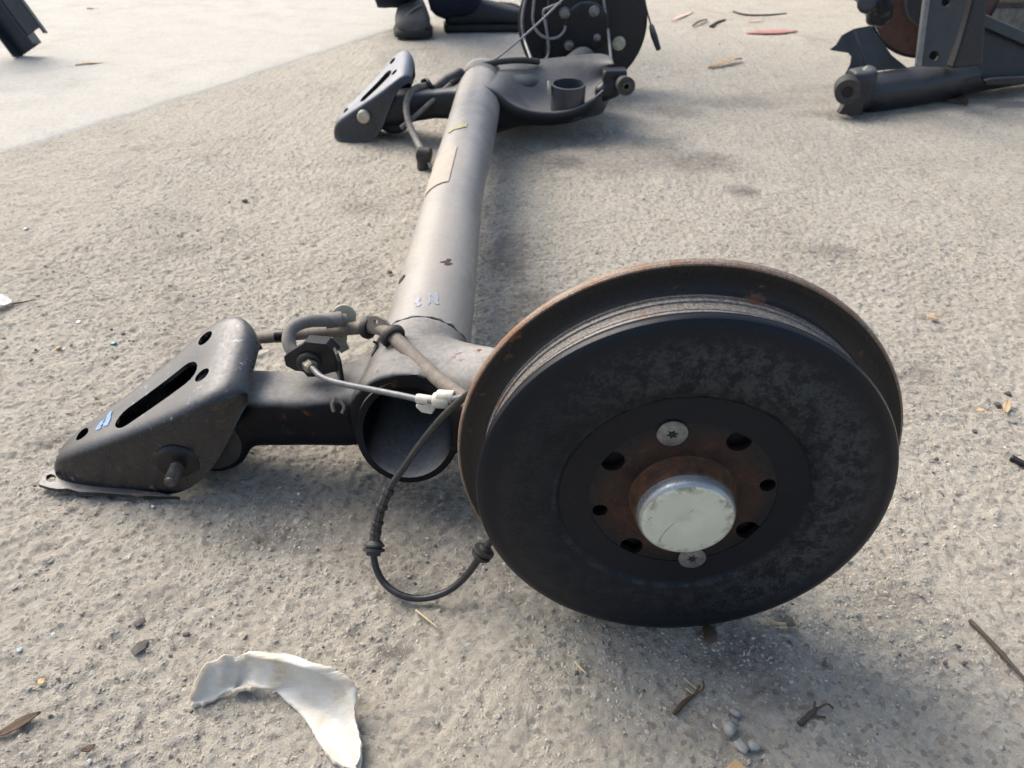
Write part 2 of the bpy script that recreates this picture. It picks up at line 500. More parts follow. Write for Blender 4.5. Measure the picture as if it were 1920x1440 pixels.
M['cap'] = cap_mat()
M['cap_edge'] = simple('scuffed_zinc_edge', (.26, .28, .29), (.42, .44, .44), .34, 60, metallic=.6)

# ground
def concrete(name, smooth_slab=False):
    m, nt, b = new_mat(name); co = coord(nt)
    L = nt.links
    n_big = noise(nt, co, 1.6, 4, .55); n_mid = noise(nt, co, 9, 6, .65); n_sm = noise(nt, co, 85, 6, .78); n_fine = noise(nt, co, 620, 4, .75); n_grit = noise(nt, co, 240, 6, .8)
    if smooth_slab:
        col = ramp(nt, n_mid, [(.28, (.34, .33, .30)), (.5, (.425, .415, .382)), (.74, (.475, .465, .43))])
        col = mix(nt, ramp(nt, n_big, [(.42, 0), (.64, .5)]), col, (.40, .39, .36))
    else:
        col = ramp(nt, n_mid, [(.30, (.375, .343, .287)), (.46, (.455, .42, .355)), (.60, (.50, .465, .398)), (.75, (.545, .513, .445))])
        col = mix(nt, ramp(nt, n_big, [(.44, 0), (.62, .55)]), col, (.43, .405, .36))
        n_p = noise(nt, co, 3.4, 7, .72, .6)
        col = mix(nt, ramp(nt, n_p, [(.51, 0), (.64, .62)]), col, (.275, .255, .222))
        col = mix(nt, ramp(nt, n_p, [(.30, .5), (.42, 0)]), col, (.53, .51, .465))
        col = mix(nt, ramp(nt, noise(nt, co, 15, 6, .75, .9), [(.57, 0), (.68, .45)]), col, (.23, .205, .17))
    # sand grains and little stones of other colours
    vo = N(nt, 'ShaderNodeTexVoronoi'); vo.inputs['Scale'].default_value = 300; vo.inputs['Randomness'].default_value = 1.0; L.new(co, vo.inputs['Vector'])
    hsv = N(nt, 'ShaderNodeSeparateColor'); L.new(vo.outputs['Color'], hsv.inputs[0])
    st = ramp(nt, hsv.outputs[0], [(0.0, (.13, .12, .105)), (.06, (.20, .18, .15)), (.14, (.33, .295, .24)), (.3, (.43, .385, .31)), (.75, (.50, .455, .375)), (1.0, (.60, .56, .48))])
    col = mix(nt, .55 if not smooth_slab else .22, col, st)
    vo2 = N(nt, 'ShaderNodeTexVoronoi'); vo2.inputs['Scale'].default_value = 120; L.new(co, vo2.inputs['Vector'])
    hs2 = N(nt, 'ShaderNodeSeparateColor'); L.new(vo2.outputs['Color'], hs2.inputs[0])
    col = mix(nt, math_(nt, 'MULTIPLY', ramp(nt, hs2.outputs[1], [(.86, 0), (.88, 1)]), .09 if not smooth_slab else .06), col, ramp(nt, hs2.outputs[2], [(0, (.22, .205, .18)), (.5, (.37, .345, .30)), (1, (.60, .575, .51))]))
    # darker grime specks
    col = mix(nt, ramp(nt, n_grit, [(.63, 0), (.75, .5)]), col, (.20, .175, .145))
    # wide brown-grey stains with their own shapes
    st1 = math_(nt, 'MULTIPLY', ramp(nt, noise(nt, co, 4.5, 6, .7, .8), [(.55, 0), (.70, 1)]), ramp(nt, n_sm, [(.3, .35), (.65, 1)]))
    col = mix(nt, math_(nt, 'MULTIPLY', st1, .60 if not smooth_slab else .22), col, (.21, .185, .16))
    st2 = ramp(nt, noise(nt, co, 26, 5, .7, .5), [(.64, 0), (.72, 1)])
    col = mix(nt, math_(nt, 'MULTIPLY', st2, .22), col, (.15, .138, .125))
    st3 = ramp(nt, noise(nt, co, 7.0, 4, .6), [(.66, 0), (.76, .45)])
    col = mix(nt, st3, col, (.40, .31, .20))
    col = mix(nt, ramp(nt, noise(nt, co, 150, 6, .8, .3), [(.56, 0), (.66, .45)]), col, (.20, .178, .15))
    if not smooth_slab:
        # dark floor stains, and shade painted in beside tube, arm and drum
        for (cx, cy, sx, sy, amt) in STAINS_AND_SHADE:
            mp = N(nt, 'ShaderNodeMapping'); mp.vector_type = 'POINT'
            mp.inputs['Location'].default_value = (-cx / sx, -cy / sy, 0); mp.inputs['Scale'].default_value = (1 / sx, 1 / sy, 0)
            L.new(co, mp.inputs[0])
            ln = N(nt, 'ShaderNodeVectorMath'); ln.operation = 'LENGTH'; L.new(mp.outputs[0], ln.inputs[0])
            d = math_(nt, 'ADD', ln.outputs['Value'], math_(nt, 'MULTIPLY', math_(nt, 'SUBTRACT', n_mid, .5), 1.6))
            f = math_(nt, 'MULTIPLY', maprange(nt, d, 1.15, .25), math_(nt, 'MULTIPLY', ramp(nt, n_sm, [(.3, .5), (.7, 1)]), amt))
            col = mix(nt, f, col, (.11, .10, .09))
    col = mix(nt, ramp(nt, n_sm, [(.36, .38), (.46, 0)]), col, (.56, .525, .455))
    col = mix(nt, ramp(nt, n_fine, [(.56, 0), (.70, .4)]), col, (.22, .195, .16))
    L.new(col, b.inputs['Base Color'])
    b.inputs['Roughness'].default_value = .93; b.inputs['Specular IOR Level'].default_value = .25
    h = math_(nt, 'ADD', math_(nt, 'MULTIPLY', n_grit, 1.5), math_(nt, 'MULTIPLY', n_fine, .8))
    if smooth_slab:
        bump(nt, b, h, .5, .0015)
    else:
        h = math_(nt, 'ADD', h, math_(nt, 'MULTIPLY', n_sm, .8))
        bump(nt, b, h, .9, .0030)
    return m
STAINS_AND_SHADE = [(.03, .70, .08, .30, .45), (-.12, .45, .16, .07, .5), (.12, 1.35, .30, .14, .45), (.16, .33, .05, .03, .8), (.72, 1.62, .2, .05, .5)]  # shade under and beside the parts painted into the ground colour, with dirt
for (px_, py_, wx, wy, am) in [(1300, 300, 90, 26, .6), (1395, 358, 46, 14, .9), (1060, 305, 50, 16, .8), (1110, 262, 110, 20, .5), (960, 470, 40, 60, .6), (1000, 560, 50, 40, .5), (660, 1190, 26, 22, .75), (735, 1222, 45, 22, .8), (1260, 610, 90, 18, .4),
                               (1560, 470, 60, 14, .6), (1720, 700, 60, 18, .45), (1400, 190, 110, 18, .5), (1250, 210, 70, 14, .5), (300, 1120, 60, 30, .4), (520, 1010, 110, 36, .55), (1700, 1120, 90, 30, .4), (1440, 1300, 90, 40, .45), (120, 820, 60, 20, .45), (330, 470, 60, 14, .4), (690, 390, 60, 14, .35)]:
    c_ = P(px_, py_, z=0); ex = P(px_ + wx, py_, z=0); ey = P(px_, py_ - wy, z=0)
    STAINS_AND_SHADE.append((c_.x, c_.y, (ex - c_).length, (ey - c_).length, am))
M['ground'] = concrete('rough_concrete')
M['slab'] = concrete('pale_concrete', True)

# ------------------------------------------------------------------ ground sheet (fine near the parts)
def lattice(nx, ny, seed):
    return np.random.default_rng(seed).random((nx, ny))
def vnoise(X, Y, cell, seed):
    n = 256; L = lattice(n, n, seed)
    gx, gy = X / cell + 1000.37, Y / cell + 1000.71
    ix, iy = np.floor(gx).astype(int), np.floor(gy).astype(int)
    fx, fy = gx - ix, gy - iy
    fx = fx * fx * (3 - 2 * fx); fy = fy * fy * (3 - 2 * fy)
    a = L[ix % n, iy % n]; b = L[(ix + 1) % n, iy % n]; c = L[ix % n, (iy + 1) % n]; d = L[(ix + 1) % n, (iy + 1) % n]
    return (a * (1 - fx) + b * fx) * (1 - fy) + (c * (1 - fx) + d * fx) * fy - .5
def ground_h(X, Y):
    h = 0.0016 * vnoise(X, Y, .05, 1) + 0.0018 * vnoise(X, Y, .017, 2) + 0.0020 * vnoise(X, Y, .0082, 3) + 0.0022 * vnoise(X, Y, .0044, 4)
    # pits, broken laitance
    p = vnoise(X, Y, .026, 5) + .5 * vnoise(X, Y, .009, 6)
    h -= 0.0020 * np.clip((p - .34) / .22, 0, 1)
    # proud grains
    q = vnoise(X, Y, .0065, 8)
    h += 0.0016 * np.clip((q - .28) / .15, 0, 1)
    return h - 0.0008
def axis_pts(a0, a1, step, far0, far1, grow):
    mid = list(np.arange(a0, a1, step)); lo = []; hi = []
    s = step; p = a0
    while p > far0:
        s *= grow; p -= s; lo.append(p)
    s = step; p = mid[-1]
    while p < far1:
        s *= grow; p += s; hi.append(p)
    return np.array(lo[::-1] + mid + hi)
gx = axis_pts(-.62, .66, .0018, -14, 14, 1.022)
gy = axis_pts(.20, .90, .0018, -10, 16, 1.010)
X, Y = np.meshgrid(gx, gy, indexing='ij')
# fade the height far from the fine area
step_x = np.gradient(gx); step_y = np.gradient(gy)
fine = 1.0 / (1.0 + (np.maximum(step_x[:, None], step_y[None, :]) / .02) ** 2)
Z = ground_h(X, Y) * fine
nx, ny = X.shape
co = np.stack([X, Y, Z], -1).reshape(-1, 3)
me = bpy.data.meshes.new('ground')
me.vertices.add(nx * ny); me.vertices.foreach_set('co', co.ravel())
ii, jj = np.meshgrid(np.arange(nx - 1), np.arange(ny - 1), indexing='ij')
q = np.stack([ii * ny + jj, (ii + 1) * ny + jj, (ii + 1) * ny + jj + 1, ii * ny + jj + 1], -1).reshape(-1, 4)
me.loops.add(q.size); me.loops.foreach_set('vertex_index', q.ravel().astype(np.int32))
me.polygons.add(len(q)); me.polygons.foreach_set('loop_start', (np.arange(len(q)) * 4).astype(np.int32))
try: me.polygons.foreach_set('loop_total', np.full(len(q), 4, np.int32))
except Exception: pass
me.update(calc_edges=True); me.validate()
me.polygons.foreach_set('use_smooth', np.ones(len(q), bool))
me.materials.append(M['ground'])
g = bpy.data.objects.new('ground', me); link(g, None, Vector((0, 0, 0))); tag(g, kind='structure')

# paler, smoother slab beyond the joint
ja, jb = P(0, 292, z=0), P(640, 88, z=0)
jd = (jb - ja); jd.z = 0; jd.normalize(); jn = Vector((-jd.y, jd.x, 0))
path = []
for k in range(420):
    s = -3.0 + k * .02
    wob = float(.014 * vnoise(np.array([s]), np.array([0.0]), .09, 21)[0] + .020 * vnoise(np.array([s]), np.array([0.0]), .3, 22)[0])
    path.append(ja + jd * s + jn * wob)
V = []; F = []
offs = [(-.006, -.003), (0.004, .0012), (.014, .0026), (.05, .0034), (.25, .004), (8.0, .004)]
for p in path:
    for (d, z) in offs: V.append(p + jn * d + Vector((0, 0, z)))
F = grid_faces(len(path), len(offs))
sl = mesh_obj('concrete_slab', V, F, M['slab'], None, auto=40); tag(sl, kind='structure')

# ------------------------------------------------------------------ the axle
axle = empty('rear_axle', (0.0, 1.05, 0), 'grey twist-beam rear axle with a black brake drum at each end, lying on concrete', 'axle')
MID = 1.045
# --- beam tube
def tube_center(y):
    t = (y - .478) / .96
    return Vector((-.082 + .021 * t, y, .077 + .003 * t))
def build_beam():
    nv = 40; ys = np.concatenate([[0], np.linspace(.004, 1.10, 56)]); V = []
    for i, dy in enumerate(ys):
        y = .474 + dy
        c = tube_center(y); r = .041
        t = (y - .95) / .30
        pinch = math.exp(-((y - .96) / .22) ** 2)
        for k in range(nv):
            a = 2 * math.pi * k / nv
            cx, cz = math.cos(a), math.sin(a)
            rr = r
            # pressed in on the right-hand underside along the middle of the beam
            rr *= 1 - .20 * pinch * max(0, math.cos(a + .25)) ** 2
            rr += .0012 * math.exp(-((y - 1.09) / .02) ** 2)
            V.append(Vector((c.x + rr * cx, y + (.014 * cz * .9 if i < 12 else 0) * (1 - i / 12 if i < 12 else 0) + 0.0, c.z + rr * cz)))
    # inner wall back from the near end
    no = len(ys); inner = [0, .004, .02, .06, .12]
    for i, dy in enumerate(inner):
        y = .474 + dy; c = tube_center(y); r = .0355
        for k in range(nv):
            a = 2 * math.pi * k / nv
            sh = .014 * .9 * math.sin(a) * max(0, 1 - i / 4)
            V.append(Vector((c.x + r * math.cos(a), y + sh, c.z + r * math.sin(a))))
    F = grid_faces(no, nv, True)
    F2 = [tuple(i + no * nv for i in f) for f in grid_faces(len(inner), nv, True)]
    F += F2
    for k in range(nv):
        F.append((k, (k + 1) % nv, no * nv + (k + 1) % nv, no * nv + k))
    F.append(tuple(no * nv + 4 * nv + k for k in range(nv)))
    F.append(tuple((no - 1) * nv + k for k in range(nv)))
    return V, F
V, F = build_beam()
beam = mesh_obj('beam_tube', V, F, [M['tube'], M['arm']], axle, auto=40, mi=[1 if min(V[i].y for i in f) < .56 and max(V[i].y for i in f) < .64 else 0 for f in F])
beam['label'] = 'grey dusty beam tube with a peach sticker and scratched paint'

# --- near arm (black pressed steel, welded round the beam)
tc0, tc1 = tube_center(.492), tube_center(.580)
def arm_parts():
    return [
        cyl((-.258, .503, .045), (-.258, .552, .045), .036, 28),
        box_sweep([(-.275, .512, .562, .028, .082), (-.235, .506, .560, .030, .086), (-.18, .500, .552, .036, .088), (-.14, .498, .560, .036, .094), (-.105, .500, .570, .036, .104), (-.07, .505, .575, .04, .112)]),
        cyl(tc0, tc1, .0475, 40, .0450),
        cyl(tube_center(.486), tube_center(.512), .049, 32),
        capsule([(-.078, .540, .080), (-.04, .515, .083), (.02, .475, .100), (.10, .43, .137)], [.043, .044, .042, .042]),
        cyl((.104, .384, .14), (.105, .44, .14), .058, 32),
    ]
near_arm = blend_mesh('trailing_arm', arm_parts(), M['arm'], axle, voxel=.003, smooth=7,
                      cutters=[cyl(tube_center(.40), tube_center(.70), .0413, 40),
                               cyl(P(750, 673, z=.10), P(750, 673, z=.10) + Vector((-.01, -.01, .08)), .0042, 16),
                               cyl(P(443, 738, z=.06), P(443, 738, z=.06) + Vector((0, -.012, .05)), .005, 16)])
near_arm['label'] = 'dark pressed-steel trailing arm on the open end of the beam'

wb = []
for k in range(49):
    a_ = 2 * math.pi * k / 48; c_ = tube_center(.583 + .0012 * math.sin(k * 2.1))
    wb.append(c_ + Vector((math.cos(a_), 0, math.sin(a_))) * (.0424 + .0004 * math.sin(k * 3.7)))
tube('weld_bead', wb, [.0014 + .0004 * math.sin(k * 2.9) for k in range(49)], M['tube'], near_arm, 8, 3)

# --- far arm
def far(data): return mirror_y(data, 1.004, .036)
far_parts = [far(d) for d in arm_parts()[:2]] + [cyl(tube_center(1.42), tube_center(1.56), .040, 36, .042)] + [capsule([(-.06, 1.46, .074), (-.01, 1.53, .066), (.08, 1.63, .056), (.15, 1.73, .080)], [.038, .034, .028, .030]),
             cyl((.158, 1.77, .14), (.160, 1.80, .14), .05, 32)]
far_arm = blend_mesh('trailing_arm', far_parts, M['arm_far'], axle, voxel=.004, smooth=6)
far_arm['label'] = 'black trailing arm carrying the spring tray'

# spring tray of the far arm
rim = [(858, 205, 1.385), (862, 184, 1.375), (878, 168, 1.368), (903, 161, 1.365), (928, 169, 1.368), (945, 186, 1.38), (966, 200, 1.40), (998, 209, 1.42), (1040, 213, 1.432), (1088, 203, 1.45), (1120, 180, 1.47), (1140, 160, 1.49), (1150, 148, 1.51)]
back = [(852, 185, 1.50), (862, 164, 1.53), (882, 147, 1.55), (910, 134, 1.575), (940, 125, 1.595), (965, 120, 1.605), (990, 117, 1.615), (1015, 114, 1.62), (1045, 111, 1.62), (1082, 107, 1.62), (1114, 103, 1.62), (1136, 104, 1.61), (1148, 110, 1.59)]
DEP = [0, 0, 0, 0, .1, .35, .7, 1, 1, 1, 1, 1, .8]
V = []
for (rx, ry, rY), (bx, by, bY), dp in zip(rim, back, DEP):
    r = P(rx, ry, y=rY); b_ = P(bx, by, y=bY)
    lz = lambda t, low: low * dp + (r.z * (1 - t) + b_.z * t + .006 * math.sin(math.pi * t)) * (1 - dp)
    row = [Vector((r.x - .004, r.y + .07, .018)), Vector((r.x, r.y + .012, max(r.z - .032, .012))), Vector((r.x, r.y - .002, r.z - .007)), Vector((r.x, r.y + .001, r.z)), Vector((r.x, r.y + .009, r.z + .001)),
           Vector((r.x * .9 + b_.x * .1, r.y + .018, lz(.15, r.z - .010))), Vector((r.x * .7 + b_.x * .3, r.y + .095, lz(.55, r.z - .012))), Vector((b_.x, b_.y - .035, lz(.8, r.z * .4 + b_.z * .6))),
           Vector((b_.x, b_.y - .012, b_.z)), Vector((b_.x, b_.y + .02, b_.z + .002)), Vector((b_.x, b_.y + .045, b_.z - .012)), Vector((b_.x, b_.y + .05, b_.z - .06))]
    V += row
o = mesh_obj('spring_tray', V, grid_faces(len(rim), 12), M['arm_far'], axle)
sm = o.modifiers.new('s', 'SUBSURF'); sm.levels = 2; sm.render_levels = 2
so = o.modifiers.new('t', 'SOLIDIFY'); so.thickness = .003
bpy.context.view_layer.update(); bake(o)
# spring cup: an open ring standing in the tray
cc = Vector((P(1064, 198, y=1.485).x, 1.485, .040)); cw = 33 / FPX * 1.40
cup = lathe('spring_cup', [(0, cw), (.056, cw), (.0565, cw - .0035), (0, cw - .0035)], cc, (0.0, -.08, 1), M['sus_cup'], axle, n=40, closed=True)
tube('weld_lug', [P(1030, 152, y=cc.y - .01), P(1030, 165, y=cc.y - .015), P(1031, 176, y=cc.y - .015)], .004, M['zinc'], cup, 8, 3)
# damper eye
de = P(1172, 160, y=1.47)
lathe('damper_bush', [(-.014, .008), (-.014, .0150), (.010, .0165), (.010, .008)], de, (.12, -1, 0.05), M['rubber'], axle, n=28, closed=True)
lathe('bush_sleeve', [(-.016, .0045), (-.016, .0085), (.012, .0085), (.012, .0045)], de, (.12, -1, 0.05), M['stud'], axle, n=20, closed=True)
dl = [P(1120, 176, y=1.49), P(1143, 168, y=1.48), P(1168, 172, y=1.47)]
dm = blend_mesh('damper_mount', [capsule([P(1132, 172, y=1.50), P(1150, 166, y=1.50)], [.018, .017], 14), box_sweep([(P(1128, 150, y=1.52).x, 1.49, 1.53, P(1128, 165, y=1.51).z, P(1128, 128, y=1.51).z), (P(1172, 150, y=1.52).x, 1.492, 1.53, P(1172, 165, y=1.51).z, P(1165, 128, y=1.51).z)])], M['black'], axle, voxel=.003, smooth=4)

# --- mounting brackets
# x, front y, back y, top z at the front, bottom z, rise of the top toward the back, bottom z of the back cheek
BS = [(-.399, .5035, .5150, .012, .003, .000, .003), (-.392, .4985, .5200, .027, .002, .002, .002), (-.375, .4920, .5300, .038, .001, .006, .001), (-.335, .4870, .5460, .056, .001, .010, .001), (-.295, .4850, .5670, .074, .002, .018, .004),
      (-.268, .4840, .5820, .087, .012, .026, .050), (-.246, .4850, .5840, .098, .036, .027, .088), (-.231, .4880, .5780, .1035, .058, .024, .100), (-.219, .4940, .5660, .1030, .080, .020, .106), (-.2125, .5000, .5540, .0970, .088, .013, .104)]
# the far bracket turns the cut-away cheek to the near side
CUT = [.003, .002, .001, .001, .004, .050, .080, .089, .092, .090]
BF = [(b[0], b[1] + .955, b[2] + .955, b[3], c, b[5], b[4]) for b, c in zip(BS, CUT)]
def bracket_data(mir=False):
    V = []; nv = 15
    for (x, yf, yb, zt, zb, up_, zc) in (BF if mir else BS):
        h = zt - zb; r = min(.0095, h * .45, (yb - yf) * .35)
        f = .004 if h > .02 else .001
        row = [(yf - f, zb), (yf - f * .4, zb + h * .15), (yf, zb + h * .45), (yf + .0005, zt - r), (yf + r * .3, zt - r * .3), (yf + r, zt)]
        w_ = yb - yf - 2 * r
        dip = .0035 if -.36 < x < -.25 else .001
        row += [(yf + r + w_ * .25, zt - dip * .3), (yf + r + w_ * .5, zt - dip), (yf + r + w_ * .75, zt - dip * .3)]
        zk = zt + up_; hb_ = max(zk - zc - r, .002)
        rise = lambda y, z: z + up_ * min(1, max(0, (y - yf - r * .5) / max(yb - yf - r * 1.5, .001))) if z > zt - r * .5 else z
        row = [(y, rise(y, z)) for y, z in row]
        row += [(yb - r, zk), (yb - r * .3, zk - r * .3), (yb, zk - r), (yb, zk - r - hb_ * .4), (yb + f * .2, zk - r - hb_ * .8), (yb + f * .5, zk - r - hb_)]
        for (y, z) in row: V.append(Vector((x, y, z)))
    F = grid_faces(len(BS), nv)
    # nose
    F.append(tuple(range(nv)))
    if mir: return far_fit((V, F))
    return V, F
def far_fit(d):
    return [Vector((-.222 + (v.x + .262) * .84, v.y, v.z * 1.15)) for v in d[0]], d[1]
def plate_z(p):
    xs = [b[0] for b in BS]; g_ = lambda k: float(np.interp(p.x, xs, [b[k] for b in BS]))
    return g_(3) + g_(5) * min(1, max(0, (p.y - g_(1) - .006) / max(g_(2) - g_(1) - .018, .004)))
def on_top(px, py):
    p = P(px, py, z=.07)
    for _ in range(12): p = P(px, py, z=plate_z(p) * .6 + p.z * .4)
    return p
def slot_cutter(a, b, r):
    a, b = Vector(a), Vector(b); d = (b - a).normalized(); nrm = Vector((0, 0, 1)); s = nrm.cross(d).normalized()
    pts = []
    for k in range(9): t = math.pi * k / 8 - math.pi / 2; pts.append(b + d * math.cos(t) * r + s * math.sin(t) * r)
    for k in range(9): t = math.pi * k / 8 + math.pi / 2; pts.append(a + d * math.cos(t) * r + s * math.sin(t) * r)
    n = len(pts)
    V = [p + Vector((0, 0, -.03)) for p in pts] + [p + Vector((0, 0, .03)) for p in pts]
    F = [tuple(range(n)), tuple(range(2 * n - 1, n - 1, -1))] + [(k, (k + 1) % n, n + (k + 1) % n, n + k) for k in range(n)]
    return V, F
def build_bracket(mir, mat, label):
    V, F = bracket_data(mir)
    o = mesh_obj('mounting_bracket', V, F, mat, axle)
    s = o.modifiers.new('s', 'SUBSURF'); s.levels = 2; s.render_levels = 2
    t = o.modifiers.new('t', 'SOLIDIFY'); t.thickness = .0034; t.offset = -1
    bpy.context.view_layer.update(); bake(o)
    cut = [slot_cutter(on_top(238, 778), on_top(346, 698), .0128), cyl(on_top(153, 811) + Vector((0, 0, -.02)), on_top(153, 811) + Vector((0, 0, .02)), .0058, 20),
           cyl(on_top(384, 631) + Vector((0, 0, -.02)), on_top(384, 631) + Vector((0, 0, .02)), .0065, 20), cyl(on_top(378, 701) + Vector((0, 0, -.02)), on_top(378, 701) + Vector((0, 0, .02)), .0062, 20)]
    if mir: cut = [far_fit(([v + Vector((0, .955, 0)) for v in c[0]], c[1])) for c in cut]
    boolean_cut(o, cut)
    o.data.polygons.foreach_set('use_smooth', [True] * len(o.data.polygons)); o.data.set_sharp_from_angle(angle=R(40))
    o['label'] = label
    return o
nb = build_bracket(False, M['bracket'], 'dented black mounting bracket with a long slot and scraped blue paint')
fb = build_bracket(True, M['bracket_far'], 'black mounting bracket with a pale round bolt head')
# ear of the near bracket
ear_px = [(73, 911), (78, 898), (92, 887), (108, 880), (122, 874), (140, 888), (170, 905), (230, 918), (300, 926), (338, 934), (250, 931), (190, 926), (150, 925), (128, 919), (108, 920), (92, 917)]
eo = P(150, 900, z=.006)
pts = [P(x, y, z=.006) - eo for x, y in ear_px]
hole = [P(97 + 9 * math.cos(t), 899 + 7 * math.sin(t), z=.006) - eo for t in np.linspace(0, 2 * math.pi, 14, endpoint=False)]
plate('bracket_ear', eo, (1, 0, 0), (0, 1, 0), [(p.x, p.y) for p in pts], M['bracket'], nb, [[(p.x, p.y) for p in hole]], .0035, .0007)
# through bolt of the near bracket
bp = P(336, 868, y=.485); bd = Vector((.012, -1, -.06)).normalized()
lathe('bolt_boss', [(-.006, .0195), (.0005, .0195), (.003, .017), (.0035, .010)], bp, bd, M['black'], nb, n=32)
prof = [(0, .0060), (.006, .0060)]
for k in range(9):
    a = .007 + k * .0017; prof += [(a, .0055), (a + .0008, .0047)]
prof += [(.023, .0046), (.0245, .003), (.0246, 0.0)]
lathe('threaded_stud', prof, bp, bd, M['stud'], nb, n=24, auto=20)
lathe('rubber_bush', [(-.05, .030), (.0, .030), (.002, .026), (.002, .010)], Vector((-.258, .552, .045)), (0, 1, 0), M['rubber'], axle, n=32)
fbp = Vector(P(682, 219, y=1.4375))
lathe('bolt_head', [(-.004, .012), (.003, .012), (.005, .010), (.0055, 0.0)], fbp, (0, -1, 0), M['zinc'], fb, n=28)

# ------------------------------------------------------------------ near drum
DC = Vector((.1015, .3340, .1375)); YAW = R(2.0)
AX = Vector((math.sin(YAW), math.cos(YAW), 0))      # pointing away from the lens
drum = lathe('brake_drum', [(.0035, .0555), (.0035, .0700), (.0030, .0735), (.0008, .0758), (0, .0775), (0, .1075), (.0005, .1095), (.0010, .1165), (.0020, .1205), (.0036, .1228), (.0056, .1236), (.0090, .1234),
                            (.0112, .1222), (.0117, .1185), (.0135, .1180), (.0140, .1200), (.0165, .1203), (.0168, .1192), (.0176, .1192), (.0180, .1200), (.0255, .1196), (.0258, .1206), (.0275, .1209), (.0280, .1198), (.0305, .1198), (.0308, .1208), (.0318, .1208), (.0322, .1200), (.0340, .1200), (.0362, .1215), (.0376, .1245), (.0373, .1310), (.0366, .1358),
                            (.0367, .1368), (.0380, .1376), (.0412, .1378), (.0424, .1366), (.0430, .1300), (.0445, .119), (.006, .112), (.008, .0555)],
             DC, AX, [M['drum'], M['iron'], M['flange'], M['flange_edge']], axle, n=160, auto=28, closed=True,
             mis=[0] * 11 + [0] + [1] * 16 + [ 2, 2, 2, 2, 3, 3, 3, 3, 2, 2, 2, 2, 2, 2])
drum['label'] = 'black brake drum with rusty hub face and pale dust cap'
# rotate the lathe frame: local drum axes
DU = Vector((0, 0, 1)); DVx = AX.cross(DU).normalized() * -1     # DVx points to the left-hand? keep as right
DVx = Vector((math.cos(YAW), -math.sin(YAW), 0))
def on_drum(px, py, a=.004):
    """point of the drum face plane under a pixel, as (right, up)"""
    r = ray(px, py); o0 = Vector((0, 0, CAM_H)); pl = DC + AX * a
    t = (pl - o0).dot(AX) / r.dot(AX); p = o0 + r * t - pl
    return p.dot(DVx), p.z
bolt = [on_drum(*p) for p in [(1152, 864), (1384, 828), (1399, 998), (1186, 1026)]]
small = [on_drum(*p) for p in [(1125, 956), (1439, 909)]]
scr = [on_drum(*p) for p in [(1260, 810), (1297, 1043)]]
print('bolts', bolt, small, scr)
# square the bolt pattern: four holes on one circle
ang = math.atan2(bolt[1][1], bolt[1][0]); RB = sum(math.hypot(*b) for b in bolt) / 4
bolt = [(RB * math.cos(ang + k * math.pi / 2), RB * math.sin(ang + k * math.pi / 2)) for k in range(4)]
nrm_o = DC + AX * .006
ux, uy = DVx, Vector((0, 0, 1))
hub = lathe('hub_face', [(.0080, .0), (.0080, .0560), (.0040, .0560), (.0036, .0545), (.0036, .0)], DC, AX, M['rust_face'], drum, n=96, caps=False)
boolean_cut(hub, [cyl(DC + ux * b[0] + uy * b[1] - AX * .01, DC + ux * b[0] + uy * b[1] + AX * .03, .0072, 28) for b in bolt] + [cyl(DC + ux * b[0] + uy * b[1] - AX * .01, DC + ux * b[0] + uy * b[1] + AX * .03, .0047, 24) for b in small])
hub.data.set_sharp_from_angle(angle=R(30))
lathe('hub_flange', [(.013, .056), (.020, .056)], DC, AX, M['dark'], drum, n=48)
# raised collar and dust cap
lathe('hub_collar', [(.0040, .0322), (.0030, .0315), (.0010, .0308), (-.0060, .0302), (-.0085, .0297), (-.0090, .0284), (-.0090, .020), (.0040, .020)], DC, AX, M['rust_collar'], drum, n=72, closed=True)
cap = lathe('dust_cap', [(-.0085, .0286), (-.0115, .0284), (-.0135, .0281), (-.0152, .0274), (-.0164, .0262), (-.0169, .0250), (-.0170, .0235), (-.0171, .012), (-.0173, .0022), (-.0168, .0012), (-.0168, 0)], DC + AX * 0.0, AX, [M['cap_edge'], M['cap']], drum, n=72, mis=[0, 0, 0, 0, 1, 1, 1, 1, 1, 1])
# star-recess screws
for k, s_ in enumerate(scr):
    c = DC + AX * .0034 + ux * s_[0] + uy * s_[1]
    so_ = lathe('retaining_screw', [(0.0, .0072), (-.0006, .0088), (-.0013, .0086), (-.0016, .0079), (-.0016, 0)], c, AX, M['screw'], drum, n=32)
    star = [((.0034 if j % 2 == 0 else .0018) * math.cos(math.pi * j / 6 + .3), (.0034 if j % 2 == 0 else .0018) * math.sin(math.pi * j / 6 + .3)) for j in range(12)]
    plate('star_recess', c - AX * .00165, ux, uy, star, M['dark'], so_, (), .0003)
# backing plate behind the drum
lathe('backing_plate', [(.0455, .126), (.047, .128), (.050, .126), (.054, .08), (.064, .06)], DC, AX, M['black'], axle, n=64)
# stub of the spindle nut etc. sits inside; scratch on the cap
tube('cap_scratch', [DC + AX * -.0171 + ux * x + uy * y for x, y in [(-.0145, -.0165), (-.012, -.009), (-.007, -.001), (-.001, .0055), (.002, .010)]], .00014, M['stud'], cap, 5, 3)

